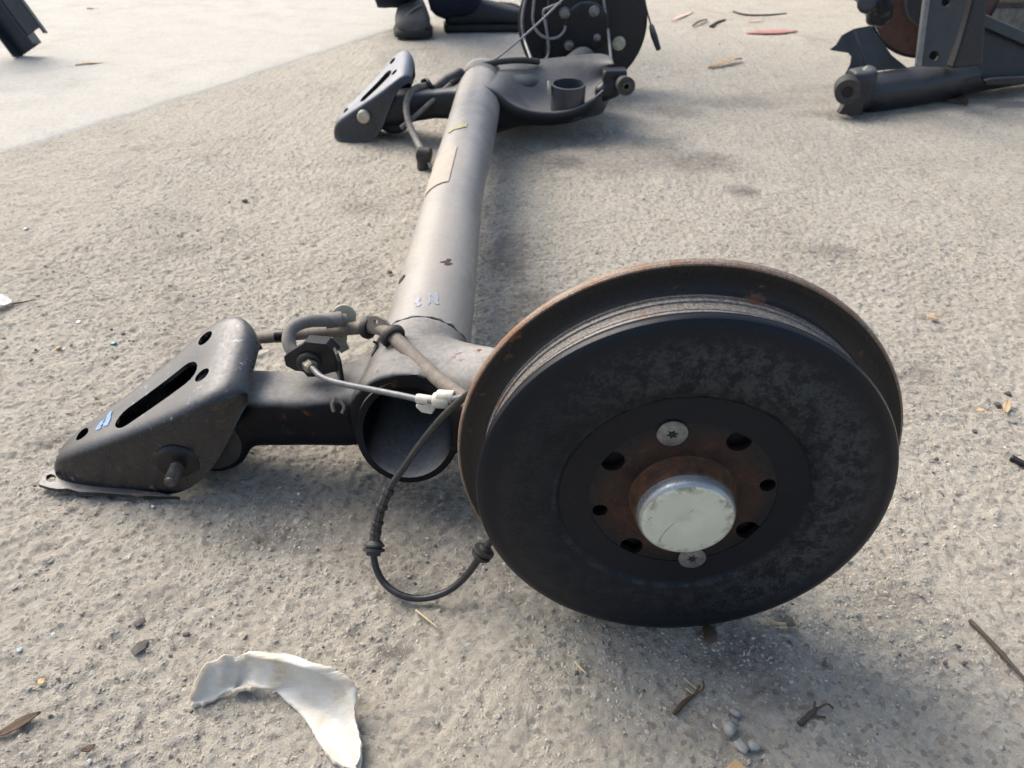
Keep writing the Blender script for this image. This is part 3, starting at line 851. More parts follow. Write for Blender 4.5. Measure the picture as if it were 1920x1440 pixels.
# ------------------------------------------------------------------ near pipes and cables
cond = tube('handbrake_conduit', [P(455, 634, y=.615), P(500, 632, y=.606), P(560, 626, y=.60), P(620, 620, y=.592), P(670, 615, y=.580), P(700, 614, y=.568), P(724, 620, y=.552), P(745, 638, y=.534), P(790, 682, y=.504), P(830, 718, y=.478), P(875, 752, y=.452), P(930, 800, y=.42)], .0058, M['conduit'], axle, 16, 8)
def ring_at(name, px, py, y, direction, r, t, mat, parent):
    c = P(px, py, y=y)
    return lathe(name, [(-t, r * .62), (-t, r * .93), (-t * .5, r), (t * .5, r), (t, r * .93), (t, r * .62)], c, direction, mat, parent, n=28, closed=True)
ring_at('conduit_grommet', 690, 614, .572, (.9, -.45, .1), .0100, .003, M['rubber'], cond)
ring_at('conduit_grommet', 736, 630, .541, (.55, -.75, -.3), .0108, .003, M['rubber'], cond)
# support plate between the two grommets
so0 = P(713, 612, y=.555)
plate('conduit_support', so0, (.8, -.5, 0), (0, .25, 1), [(-.014, -.004), (-.012, .006), (-.004, .0085), (.006, .007), (.015, .002), (.016, -.003), (.004, -.008), (-.006, -.008)], M['conduit'], axle, [circ(-.004, .003, .002, 12)], .0022, .0005)
tube('wire_clip', [P(700, 640, y=.55), P(708, 648, y=.548), P(697, 668, y=.542)], .0011, M['black'], axle, 8, 4)
lathe('conduit_band', [(-.004, .0063), (.004, .0063), (.004, .0056), (-.004, .0056)], P(527, 629.5, y=.603), (1, -.15, .12), M['black'], cond, n=24, closed=True)
# brake hose loop with its flat end fitting
hose = tube('brake_hose', [P(560, 668, y=.535), P(546, 654, y=.540), P(541, 634, y=.547), P(549, 614, y=.555), P(575, 603, y=.563), P(610, 601, y=.572), P(648, 600, y=.580)], .0056, M['hose'], axle, 16, 8)
hf = P(645, 593, y=.592)
lathe('hose_end_disc', [(-.0012, .0105), (.0012, .0105), (.0016, .009), (.0016, 0)], hf, (.25, -1, .25), M['pale_tab'], hose, n=32)
lathe('hose_ferrule', [(-.007, .0068), (.007, .0068), (.007, .0055), (-.007, .0055)], P(626, 600, y=.576), (1, .25, 0), M['hose'], hose, n=20, closed=True)
lathe('hose_nut', [(-.004, .0050), (.006, .0050), (.0065, .004)], hf + Vector((-.004, -.004, .002)), (.25, -1, .25), M['brass'], hose, n=6, auto=20)
# pale tab hanging below the disc
tp = P(636, 632, y=.592)
plate('hanging_tab', tp, (1, .1, 0), (0, .1, 1), [(-.010, .016), (.012, .016), (.008, .004), (.006, -.006), (.008, -.012), (.0, -.016), (-.004, -.010), (-.006, .0), (-.010, .006)], M['pale_tab'], axle, (), .002, .0004)
# black hose bracket on the arm
bo = P(585, 675, y=.528)
def qpx(pts, y, o):
    return [(P(a, b, y=y) - o) for a, b in pts]
q = qpx([(533, 668), (541, 660), (571, 641), (612, 645), (630, 664), (634, 695), (622, 697), (600, 704), (577, 705), (569, 695), (553, 693), (536, 684)], .528, bo)
hb = plate('hose_bracket', bo, (1, 0, 0), (0, 0, 1), [(p.x, p.z) for p in q], M['black'], axle, (), .0035, .0008)
q2 = [P(571, 641, y=.528), P(612, 645, y=.528), P(630, 664, y=.528)]
V = []
for p in q2: V += [p + Vector((0, -.0015, .0008)), p + Vector((.002, .010, .0005))]
o = mesh_obj('bracket_fold', V, grid_faces(3, 2), M['black'], hb, smooth=False); s = o.modifiers.new('t', 'SOLIDIFY'); s.thickness = .003; bpy.context.view_layer.update(); bake(o)
rr_ = P(632, 680, y=.527)
plate('bracket_tab', rr_, (.5, -1, 0), (0, 0, 1), [(-.012, -.012), (.012, -.012), (.012, .008), (.006, .012), (-.012, .012)], M['black'], hb, (), .003, .0006)
nut = P(578, 682, y=.524)
lathe('fitting_washer', [(0, .0100), (.003, .0100), (.004, .0085), (.004, .005)], nut + Vector((0, .003, 0)), (.15, -1, -.1), M['rubber'], hb, n=28)
ln_dir = (P(600, 705, y=.505) - nut).normalized()
lathe('line_nut', [(-.002, .0058), (.007, .0058), (.009, .0046), (.009, .0025)], nut, ln_dir, M['brass'], hb, n=6, auto=20)
line = tube('brake_line', [nut, P(588, 692, y=.514), P(604, 707, y=.503), P(640, 719, y=.490), P(700, 731, y=.474), P(760, 743, y=.458), P(800, 751, y=.447), P(840, 749, y=.438), P(880, 743, y=.428), P(930, 735, y=.41)], .0024, M['line'], axle, 12, 8)
# ivory clips on the line
def clip(px, py, y, d, L, r):
    c = P(px, py, y=y)
    return lathe('line_clip', [(-L, r * .55), (-L, r * .9), (-L * .8, r), (L * .8, r), (L, r * .9), (L, r * .55)], c, d, M['clip'], line, n=16, closed=True)
c1 = clip(797, 749, .448, (1, -.25, 0), .0065, .0036)
c2 = clip(829, 751, .440, (1, -.25, .1), .0062, .0058)
c3 = clip(836, 744, .440, (1, -.25, .1), .0062, .0050)
q0 = P(801, 763, y=.446)
plate('clip_tongue', q0, (1, -.2, 0), (0, .3, 1), [(-.008, -.0005), (-.004, -.004), (.004, -.0045), (.006, -.001), (.005, .005), (-.003, .005), (-.002, .002), (-.008, .0015)], M['clip'], c1, (), .004, .0006)
# sensor cable
sens_pts = [P(925, 712, y=.40), P(893, 729, y=.418), P(862, 752, y=.426), P(828, 784, y=.428), P(790, 830, y=.428), P(757, 877, y=.424), P(730, 917, y=.418), P(712, 962, y=.410), P(703, 1010, y=.402), P(702, 1052, z=.022), P(718, 1090, z=.0105), P(750, 1115, z=.0062), P(790, 1122, z=.0050), P(836, 1110, z=.0100), P(872, 1082, z=.022), P(900, 1044, z=.039), P(918, 1018, z=.050), P(950, 985, z=.064), P(1000, 960, y=.42)]
sens = tube('sensor_cable', sens_pts, .0026, M['cable'], axle, 12, 8)
pth = catmull(sens_pts, 8)
def seg_on(px, py):
    best = min(range(len(pth)), key=lambda i: (proj(pth[i])[0] - px) ** 2 + (proj(pth[i])[1] - py) ** 2)
    a, b_ = pth[max(best - 1, 0)], pth[min(best + 1, len(pth) - 1)]
    return pth[best], (b_ - a).normalized()
def proj(p):
    d = Vector(p) - Vector((0, 0, CAM_H)); zc = d.y * CP - d.z * SP; yc = -d.z * CP - d.y * SP
    return 960 + FPX * d.x / zc, 720 + FPX * yc / zc
for (px, py, L, r) in [(724, 922, .0022, .0045), (717, 938, .0040, .0036), (713, 950, .0016, .0047), (709, 966, .0040, .0038), (706, 978, .0016, .0048), (704, 990, .0035, .0040), (703, 1000, .0016, .0047), (703, 1008, .003, .0043)]:
    c, d = seg_on(px, py)
    lathe('cable_rib', [(-L, .0024), (-L, r * .92), (-L * .6, r), (L * .6, r), (L, r * .92), (L, .0024)], c, d, M['rubber'], sens, n=8, closed=True, auto=25)
c, d = seg_on(703, 1024)
lathe('cable_grommet', [(-.0050, .0026), (-.0050, .0050), (-.0020, .0076), (-.0008, .0078), (-.0004, .0062), (.0006, .0062), (.0010, .0082), (.0028, .0082), (.0034, .0056), (.0060, .0052), (.0062, .0026)], c, d, M['rubber'], sens, n=28, closed=True, auto=25)
c, d = seg_on(905, 1036)
lathe('cable_grommet', [(-.0060, .0026), (-.0058, .0042), (-.0036, .0052), (-.0028, .0074), (-.0010, .0076), (-.0004, .0058), (.0008, .0058), (.0014, .0080), (.0030, .0078), (.0036, .0045), (.0058, .0040), (.0060, .0026)], c, d, M['rubber'], sens, n=28, closed=True, auto=25)
# little torn tab on the face of the arm
a0 = P(632, 765, y=.4965)
for pts_, wd in [([(630, 745), (623, 757), (626, 772)], .0016), ([(634, 748), (645, 762), (641, 775)], .0014)]:
    tube('sheet_tab', [P(x, y, y=.496 - .003 * k) for k, (x, y) in enumerate(pts_)], wd, M['conduit'], near_arm, 6, 4)
# peach label wrapped on the tube, and the hole and marks near its near end
def wrap_patch(name, y0, y1, a0, a1, mat, off=.0006, n=10, irregular=0.0):
    V = []
    for i in range(n + 1):
        y = y0 + (y1 - y0) * i / n
        c = tube_center(y)
        for k in range(n + 1):
            a = R(a0 + (a1 - a0) * k / n)
            pinch = math.exp(-((y - .96) / .22) ** 2)
            rr = .041 * (1 - .20 * pinch * max(0, math.cos(a + .25)) ** 2) + off
            j = irregular * (random.random() - .5) if (i in (0, n) or k in (0, n)) else 0
            V.append(Vector((c.x + rr * math.cos(a), y + j, c.z + rr * math.sin(a))))
    return mesh_obj(name, V, grid_faces(n + 1, n + 1), mat, beam)
wrap_patch('sticker', .912, 1.045, 97, 150, M['sticker'], off=.0012, n=24)
wrap_patch('paint_mark', 1.128, 1.150, 88, 128, M['yellow'], irregular=.006, off=.0012, n=12)
dh = P(768, 534, y=.66); tcn = tube_center(dh.y)
hn = (P(768, 534, z=tcn.z + .020) - tcn); hp = P(768, 534, z=tcn.z + .020); tcn = tube_center(hp.y); hn = hp - tcn; hn.y = 0; hn.normalize()
lathe('drain_hole', [(.0, .0055), (.0008, .0055), (.0008, .0)], tcn + hn * .0408, hn, M['dark'], beam, n=20)

from mathutils.bvhtree import BVHTree
def film(name, target, quad, mat, nu=8, nv=4, off=.0005, ragged=.25):
    """thin paint film or bare scrape lying on the target's own surface; quad = 4 pixel corners"""
    wl = wloc(target)
    tree = BVHTree.FromPolygons([v.co + wl for v in target.data.vertices], [tuple(p.vertices) for p in target.data.polygons])
    V = []; o0 = Vector((0, 0, CAM_H))
    for i in range(nu + 1):
        for j in range(nv + 1):
            u, v = i / nu, j / nv
            if j in (0, nv): v += (random.random() - .5) * ragged
            if i in (0, nu): u += (random.random() - .5) * ragged * .5
            a = [quad[0][k] * (1 - u) + quad[1][k] * u for k in (0, 1)]; b_ = [quad[3][k] * (1 - u) + quad[2][k] * u for k in (0, 1)]
            r = ray(a[0] * (1 - v) + b_[0] * v, a[1] * (1 - v) + b_[1] * v).normalized()
            hit = tree.ray_cast(o0, r)
            if hit[0] is None: return None
            n = hit[1] if hit[1].dot(r) < 0 else -hit[1]
            V.append(hit[0] + n * off)
    return mesh_obj(name, V, grid_faces(nu + 1, nv + 1), mat, target)
film('paint_mark', near_arm, [(750, 692), (757, 728), (770, 731), (762, 691)], M['yellow'])
film('bare_scrape', nb, [(192, 800), (204, 776), (212, 770), (203, 797)], M['bluewear'], ragged=.35)
film('bare_scrape', nb, [(178, 806), (190, 790), (196, 788), (188, 805)], M['bluewear'], ragged=.4)
for q_ in [[(778, 556), (779, 575), (788, 573), (788, 555)], [(803, 548), (802, 572), (806, 572), (807, 548)], [(812, 552), (815, 570), (822, 570), (820, 548)], [(783, 598), (796, 599), (796, 595), (784, 594)]]:
    film('bare_scrape', beam, q_, M['scrape'], nu=5, nv=3, ragged=.6)
film('rust_spot', beam, [(828, 490), (833, 498), (846, 497), (842, 486)], M['rust_collar'], nu=5, nv=4, ragged=.7)

# ------------------------------------------------------------------ far drum, backing plate and its pipes
FC = Vector((P(1093, 36, y=1.80).x, 1.80, .140)); FAX = AX
fd = lathe('brake_drum', [(0, .05), (.002, .132), (.006, .1385), (.014, .1395), (.020, .1385), (.021, .121), (.060, .121), (.066, .112), (.068, .05)], FC, FAX, [M['arm_far']], axle, n=96, auto=28)
fd['label'] = 'black brake drum seen from its backing plate, beside a pair of shoes'
FY = FC.y
for (bx, by, br) in [(1059, 24, 11), (1114, 20, 12), (1119, 69, 9), (1067, 84, 10)]:
    lathe('plate_bolt', [(0, br / FPX * 1.68), (-.006, br / FPX * 1.62), (-.011, br / FPX * 1.2), (-.013, br / FPX * .5), (-.0132, 0)], P(bx, by, y=FY - .022), FAX, M['screw'], fd, n=20)
pc = [P(1028, 8, y=FY), P(1140, 0, y=FY), P(1142, 98, y=FY), P(1030, 108, y=FY)]
pm = P(1085, 50, y=FY - .014)
plate('hub_carrier', pm, (1, 0, 0), (0, 0, 1), [(-.070, -.08), (.066, -.08), (.066, .07), (.05, .085), (-.05, .085), (-.068, .07)], M['black'], fd, (), .016, .004)
lathe('rubber_plug', [(0, .0145), (-.003, .0145), (-.005, .011), (-.005, 0)], P(1160, 81, y=FY - .004), FAX, M['pale_tab'], fd, n=24)
def fline(name, pts, r, mat, parent=axle, y=FY - .03):
    return tube(name, [P(p[0], p[1], y=(p[2] if len(p) > 2 else y)) for p in pts], r, mat, parent, 8, 5)
M['line_far'] = simple('grey_line', (.14, .145, .16), (.26, .265, .28), .4, 90, metallic=.2)
fline('brake_line', [(994, -30), (984, 5), (979, 40), (984, 75), (996, 110, 1.72)], .0032, M['line_far'], y=FY - .012)
fline('brake_line', [(1004, -30), (1001, 5), (999, 35), (1003, 52)], .0030, M['line_far'], y=FY - .02)
fline('brake_line', [(1052, 5), (1030, 14), (1019, 22), (1024, 50), (1029, 85), (1028, 102), (1020, 118, 1.66)], .0030, M['line_far'])
fline('brake_line', [(1003, 52), (1012, 64), (1028, 72), (1046, 70), (1058, 58), (1060, 48)], .0030, M['line_far'], y=FY - .03)
fline('brake_line', [(1130, -25), (1133, 10), (1140, 55), (1146, 115, 1.68)], .0032, M['line_far'], y=FY - .03)
fline('wire', [(1078, -25, 1.72), (1054, 0, 1.70), (1000, 52, 1.66), (940, 103, 1.60), (915, 118, 1.58)], .0020, M['line_far'])
cab = fline('sensor_lead', [(1205, -20, 1.83), (1213, 20, 1.81), (1220, 45, 1.79), (1226, 66, 1.77), (1236, 94, 1.75)], .0018, M['black'])
tube('plug', [P(1221, 48, y=1.787), P(1226, 66, y=1.77), P(1235, 93, y=1.751)], [.0050, .0070, .0052], M['black'], cab, 6, 4)
# handbrake cable and hoses round the far arm
fline('handbrake_cable', [(1010, 116, 1.60), (975, 113, 1.58), (930, 117, 1.55), (890, 128, 1.52), (868, 142, 1.50), (845, 157, 1.48)], .0060, M['rubber'])
fline('handbrake_conduit', [(845, 157, 1.48), (815, 185, 1.46), (785, 212, 1.44), (752, 240, 1.42)], .0046, M['hose'])
fhose = fline('brake_hose', [(805, 160, 1.49), (780, 165, 1.47), (765, 185, 1.45), (762, 205, 1.43), (768, 235, 1.405), (782, 265, 1.37), (792, 285, 1.33)], .0062, M['hose'])
fe = P(796, 296, y=1.30)
fh = blend_mesh('hose_fitting', [cyl(fe + Vector((-.012, 0, .008)), fe + Vector((.012, -.004, .006)), .012, 16), capsule([fe + Vector((-.002, 0, -.004)), fe + Vector((-.004, -.004, -.014))], [.012, .010], 12)], M['rubber'], fhose, voxel=.0022, smooth=2)
tube('fitting_pin', [fe + Vector((.004, -.004, -.002)), fe + Vector((.012, -.012, -.012))], .003, M['zinc'], fhose, 8, 3)
fline('clip_hook', [(792, 153, 1.50), (800, 150, 1.49), (806, 158, 1.48), (815, 166, 1.48)], .004, M['black'])
blend_mesh('conduit_junction', [capsule([P(820, 165, y=1.485), P(838, 152, y=1.49), P(862, 138, y=1.50)], [.010, .012, .010], 12)], M['rubber'], axle, voxel=.0028, smooth=2)

# ------------------------------------------------------------------ white plastic shard
def plastic_mat():
    m, nt, b = new_mat('white_plastic_shard'); co = coord(nt)
    n1 = noise(nt, co, 60, 5, .6); n2 = noise(nt, co, 320, 5, .75, .4); n3 = noise(nt, co, 140, 6, .75, .5)
    mp = N(nt, 'ShaderNodeMapping'); mp.inputs['Rotation'].default_value = (0, 0, -.5); mp.inputs['Scale'].default_value = (30, 420, 200); nt.links.new(co, mp.inputs[0])
    st = noise(nt, mp.outputs[0], 1.0, 4, .6)
    col = ramp(nt, n1, [(.35, (.47, .445, .385)), (.6, (.56, .545, .50))])
    f = math_(nt, 'MULTIPLY', ramp(nt, noise(nt, co, 34, 5, .65, .5), [(.46, 0), (.64, 1)]), ramp(nt, st, [(.36, .25), (.6, 1)]))
    col = mix(nt, math_(nt, 'MULTIPLY', f, .85), col, (.40, .32, .19))
    col = mix(nt, ramp(nt, n2, [(.64, 0), (.72, .4)]), col, (.34, .29, .22))
    nt.links.new(col, b.inputs['Base Color'])
    b.inputs['Roughness'].default_value = .42
    b.inputs['Subsurface Weight'].default_value = .35; b.inputs['Subsurface Radius'].default_value = (.006, .005, .004); b.inputs['Subsurface Scale'].default_value = 1.0
    bump(nt, b, math_(nt, 'ADD', math_(nt, 'MULTIPLY', st, 1.5), n3), .5, .0006)
    return m
M['plastic'] = plastic_mat()
outer = [(355, 1308, .004), (362, 1285, .012), (381, 1250, .020), (400, 1240, .021), (419, 1229, .024), (440, 1232, .021), (462, 1223, .024), (492, 1226, .026), (523, 1229, .028), (555, 1237, .029), (584, 1247, .029), (612, 1257, .027), (637, 1270, .024), (656, 1290, .019), (664, 1318, .014), (666, 1345, .010), (671, 1372, .008), (673, 1398, .007), (674, 1422, .006), (668, 1437, .004)]
inner = [(360, 1316, .002), (376, 1317, .001), (400, 1314, .001), (411, 1306, .002), (421, 1300, .003), (432, 1293, .005), (444, 1289, .007), (462, 1288, .008), (482, 1290, .007), (500, 1292, .006), (515, 1296, .004), (532, 1312, .002), (548, 1325, .001), (564, 1338, .001), (578, 1357, .001), (586, 1372, .001), (598, 1392, .001), (612, 1411, .001), (628, 1427, .001), (650, 1438, .001)]
V = []; nu = 0
O3 = catmull([P(x, y, z=z + .0015) for x, y, z in outer], 9); I3 = catmull([P(x, y, z=z + .0015) for x, y, z in inner], 9)
nvv = 13
for i, (a, b_) in enumerate(zip(O3, I3)):
    s = i / (len(O3) - 1)
    jj_ = lambda sd: float(.0012 * vnoise(np.array([s * 1.0]), np.array([.3]), .018, sd)[0] + .0010 * vnoise(np.array([s]), np.array([.3]), .006, sd + 1)[0] + .0022 * vnoise(np.array([s]), np.array([.3]), .05, sd + 2)[0])
    ja_ = jj_(41); jb_ = jj_(51)
    fl_ = max(0, math.sin(math.pi * min(1, max(0, (s - .30) / .45)))) ** .6
    for k in range(nvv):
        t = max(0, (k - 1)) / (nvv - 2)
        p = a.lerp(b_, t)
        # dished: the wall stands up along the outer edge and flattens toward the inner edge
        sag = math.sin(math.pi * t) * (.0075 if .28 < s < .8 else .0045)
        ridge = .0032 * math.exp(-((s - .19) / .05) ** 2) * math.sin(math.pi * min(1, t * 1.2))
        d = (b_ - a).normalized()
        p = p + Vector((0, 0, -sag + ridge - .004 * math.exp(-((s - .29) / .04) ** 2) * math.sin(math.pi * t)))
        if k == 0: p = p - Vector((d.x, d.y, 0)).normalized() * (.0006 + .0065 * fl_) + Vector((0, 0, -.0015 * fl_)) + d * ja_
        if k == 1: p = p + d * (.004 * fl_ + ja_ * .6) - Vector((0, 0, .0012 * fl_))
        if k == nvv - 1: p = p + d * jb_
        p.z = max(p.z, .0022)
        V.append(p)
sh = mesh_obj('plastic_shard', V, grid_faces(len(O3), nvv), M['plastic'], None)
# rolled outer wall: extra strip going down outside
s = sh.modifiers.new('t', 'SOLIDIFY'); s.thickness = .0034; s.offset = 1
s2 = sh.modifiers.new('s', 'SUBSURF'); s2.levels = 1; s2.render_levels = 1
bpy.context.view_layer.update(); bake(sh)
tag(sh, 'broken curved white plastic shard with brown grime in front of the axle', 'plastic shard')

# ------------------------------------------------------------------ second axle piece, upper right
ra = empty('suspension_arm', P(1605, 214, z=0), 'black suspension arm with rusty brake disc standing beside a block wall', 'suspension arm')
M['sus'] = metal_paint('satin_black_paint', (.010, .012, .018), (.02, .023, .031), .32, (.25, .25, .25), .5, spec=.42, bumpd=.0003)
M['sus_grey'] = metal_paint('dark_grey_paint', (.022, .026, .033), (.036, .04, .048), .45, (.3, .29, .27), .3, bumpd=.0003)
bu = P(1589, 170, y=1.60)
ad = (P(1750, 152, y=1.70) - P(1620, 172, y=1.63)).normalized()
armt = blend_mesh('arm_tube', [capsule([P(1632, 175, y=1.665), P(1700, 165, y=1.70), P(1770, 150, y=1.74), P(1850, 132, y=1.80), P(1960, 112, y=1.87), P(2150, 90, y=1.97)], [.040, .041, .042, .043, .046, .05], 24),
        box_sweep([(P(1600, 170, y=1.62).x - .006, 1.61, 1.66, .002, .085), (P(1622, 170, y=1.62).x, 1.61, 1.67, .004, .088), (P(1640, 170, y=1.62).x, 1.62, 1.68, .01, .09)])], M['sus'], ra, voxel=.0035, smooth=5)
lathe('pivot_bush', [(-.012, .011), (-.014, .016), (-.013, .024), (.03, .026), (.03, .011)], bu, (.35, 1, 0), M['rubber'], ra, n=32, closed=True)
lathe('bush_bore', [(-.010, .0112), (.028, .0112)], bu, (.35, 1, 0), M['dark'], ra, n=24)
q = [P(1570, 212, y=1.60), P(1578, 198, y=1.60), P(1612, 172, y=1.60), P(1618, 190, y=1.60), P(1612, 213, y=1.60)]
plate('foot_plate', q[0], (1, 0, 0), (0, 0, 1), [((p - q[0]).x, (p - q[0]).z) for p in q], M['sus'], ra, (), .02, .002)
lathe('eye_bolt', [(-.004, .009), (.004, .009), (.006, .006), (.006, 0)], P(1626, 132, y=1.63), (.3, -.6, .7), M['zinc'], ra, n=12)
# splash shield
def px_plate(name, pts, y, mat, parent, thick, bevel=0, slope=0.0, holes=()):
    o0 = P(pts[0][0], pts[0][1], y=y); uy_ = Vector((0, slope, 1)).normalized(); nrm_ = Vector((1, 0, 0)).cross(uy_)
    def pt(a, b):
        r = ray(a, b); c0 = Vector((0, 0, CAM_H)); t = (o0 - c0).dot(nrm_) / r.dot(nrm_); p = c0 + r * t - o0
        return (p.x, p.dot(uy_))
    return plate(name, o0, (1, 0, 0), uy_, [pt(*p) for p in pts], mat, parent, [[pt(hx + hr * math.cos(t), hy + hr * math.sin(t)) for t in np.linspace(0, 2 * math.pi, 16, endpoint=False)] for hx, hy, hr in holes], thick, bevel)
px_plate('splash_shield', [(1556, 92), (1567, 84), (1578, 66), (1600, 54), (1632, 48), (1640, 60), (1672, 104), (1702, 128), (1640, 133), (1590, 146), (1585, 138), (1594, 120), (1596, 106), (1590, 99), (1562, 95)], 1.70, M['sus_grey'], ra, .004, .001, slope=.35)
tube('shield_fold', [P(1603, 56, y=1.69), P(1612, 92, y=1.67), P(1626, 128, y=1.655)], .004, M['sus'], ra, 8, 4)
# brake disc
M['disc'] = simple('brown_rust_disc', (.06, .032, .024), (.125, .066, .05), .65, 45, bumpd=.0004)
dcn = P(1752, -10, y=1.86)
lathe('brake_disc', [(-.006, .055), (-.006, .124), (.006, .124), (.006, .055)], dcn, (.25, 1, .05), M['disc'], ra, n=72, closed=True)
lathe('disc_rim', [(-.004, .1245), (-.004, .131), (.010, .131), (.010, .1245)], dcn, (.25, 1, .05), M['sus'], ra, n=72, closed=True)
lathe('disc_bell', [(-.03, .03), (-.032, .058), (-.028, .062), (-.006, .064)], dcn, (.25, 1, .05), M['sus_grey'], ra, n=48)
blend_mesh('caliper', [capsule([P(1625, -30, y=1.74), P(1650, 10, y=1.74), P(1660, 30, y=1.75)], [.035, .026, .015], 14), capsule([P(1636, 35, y=1.74), P(1652, 40, y=1.74)], [.014, .012], 10), cyl(P(1625, 5, y=1.70), P(1640, 12, y=1.76), .02, 14)], M['sus'], ra, voxel=.004, smooth=3)
# upright bracket with two holes
up = px_plate('upright_bracket', [(1741, -60), (1736, 0), (1718, 124), (1772, 126), (1790, 80), (1815, 0), (1822, -60)], 1.655, M['sus_grey'], ra, .006, .0012, slope=.15, holes=[(1772, 4, 8), (1750, 104, 9)])
M['sus_light'] = simple('worn_light_edge', (.12, .125, .13), (.2, .205, .21), .5, 60)
px_plate('bracket_edge', [(1737, -60), (1731, 0), (1716, 124), (1726, 126), (1742, 0), (1747, -60)], 1.648, M['sus_light'], ra, .012, .003, slope=.15)
for (hx, hy, hr) in [(1772, 4, 8), (1750, 104, 9)]:
    c = P(hx, hy, y=1.649 if hy > 50 else 1.66)
    lathe('dark_backing', [(.006, .012), (.016, .012)], c, (0, 1, -.15), M['dark'], up, n=12)  # dark disc added behind the hole so that it reads dark
    lathe('hole_ring', [(-.002, .0095), (-.002, .0135), (.001, .0135), (.001, .0095)], c, (0, 1, -.15), M['yellow'] if hy > 50 else M['sus_light'], up, n=24, closed=True)
px_plate('bracket_side', [(1815, -60), (1812, 0), (1790, 80), (1775, 126), (1830, 120), (1840, 0), (1845, -60)], 1.70, M['sus'], ra, .05, .004, slope=.1)
px_plate('gusset', [(1812, 20), (1842, 30), (1980, 96), (1980, 160), (1840, 150), (1800, 140)], 1.76, M['sus'], ra, .012, .003, slope=.2)
px_plate('gusset_flange', [(1812, 22), (1830, 20), (1985, 88), (1985, 110), (1935, 92), (1812, 38)], 1.745, M['sus_grey'], ra, .018, .003, slope=.2)
px_plate('lower_strip', [(1845, 150), (1860, 146), (1990, 140), (1990, 154), (1880, 158), (1845, 158)], 1.70, M['sus'], ra, .012, .002)

# ------------------------------------------------------------------ black channel, upper left
ch0 = P(80, 104, z=0)
chn = empty('steel_channel', ch0, 'black bent steel channel with a bolt hole leaning on the pale slab', 'steel channel')
ez = .0065
cb = P(70, 103, z=ez); ct = P(-110, -140, y=2.20)
cdir = (ct - cb).normalized(); wid = Vector((1, 0, 0)); wid = (wid - cdir * wid.dot(cdir)).normalized(); cn = cdir.cross(wid).normalized()
if cn.y > 0: cn = -cn
def chan(name, w0, w1, n0, n1, s0, s1, mat, parent, tip=0.0):
    V = []
    for s_, tt in ((s0, 0), (s1, 1)):
        for (ww, nn_) in ((w0, n0), (w1, n0), (w1, n1), (w0, n1)):
            V.append(cb + cdir * (s_ + (tip if (tt == 0 and ww == w1) else 0)) + wid * ww + cn * nn_)
    F = [(0, 1, 2, 3), (7, 6, 5, 4), (0, 4, 5, 1), (1, 5, 6, 2), (2, 6, 7, 3), (3, 7, 4, 0)]
    o = mesh_obj(name, V, F, mat, parent, auto=30)
    m = o.modifiers.new('b', 'BEVEL'); m.width = .002; m.segments = 2; bpy.context.view_layer.update(); bake(o); return o
chan('web', -.045, .030, -.004, .0, .018, .62, M['sus'], chn, .0)
chan('flange', .026, .031, .0, .045, .016, .62, M['sus'], chn)
chan('flange', -.045, -.040, .0, .03, .018, .62, M['sus_grey'], chn)
fl = chan('outer_lip', .031, .075, .038, .043, .035, .62, M['sus_grey'], chn, .0)
chan('turned_edge', .072, .077, .030, .048, .018, .62, M['sus'], chn)
lathe('bolt_hole', [(.0, .0001), (.0, .010), (.0012, .010), (.0012, .0001)], P(39, 25, y=2.13) * 0 + (cb + cdir * .145 + wid * .053 + cn * .0432), cn, M['zinc'], fl, n=20)
lathe('hole_bore', [(.0012, .0045), (.0016, .0045)], cb + cdir * .145 + wid * .053 + cn * .0432, cn, M['dark'], fl, n=16)

# ------------------------------------------------------------------ block wall, upper right
wl_ = empty('block_wall', (1.7, 2.3, 0), 'rough grey concrete block wall behind the suspension arm', 'wall')
M['block'] = simple('grey_block', (.13, .118, .10), (.30, .275, .24), .95, 75, bumpd=.006, spec=.1, detail=8)
M['mortar'] = simple('dark_mortar', (.10, .09, .08), (.17, .155, .14), .95, 60, bumpd=.003, spec=.2)
WY = 2.24
V, F = box_sweep([(1.20, WY + .012, WY + .15, 0, .62), (3.2, WY + .012, WY + .15, 0, .62)])
mesh_obj('mortar', V, F, M['mortar'], wl_, auto=40)
row = 0; z0 = .004
while z0 < .6:
    hgt = .105 if row == 0 else .19
    x0 = 1.19 - (.14 if row % 2 else 0)
    while x0 < 3.2:
        a, b_ = max(x0 + .006, 1.19), min(x0 + .39, 3.2)
        if b_ - a > .04:
            V = []; nn_ = 6
            bx_ = bmesh.new(); bmesh.ops.create_cube(bx_, size=1.0)
            for v in bx_.verts: v.co = Vector((a + (v.co.x + .5) * (b_ - a), WY + (v.co.y + .5) * .16, z0 + .005 + (v.co.z + .5) * (hgt - .012)))
            bmesh.ops.bevel(bx_, geom=bx_.edges[:], offset=.006, segments=2, affect='EDGES')
            for v in bx_.verts: v.co += Vector(((random.random() - .5) * .003, (random.random() - .5) * .004, (random.random() - .5) * .003))
            vs_ = [v.co.copy() for v in bx_.verts]; bx_.verts.index_update(); fs_ = [tuple(v.index for v in f.verts) for f in bx_.faces]; bx_.free()
            mesh_obj('block', vs_, fs_, M['block'], wl_, auto=50)
        x0 += .40
    z0 += hgt; row += 1

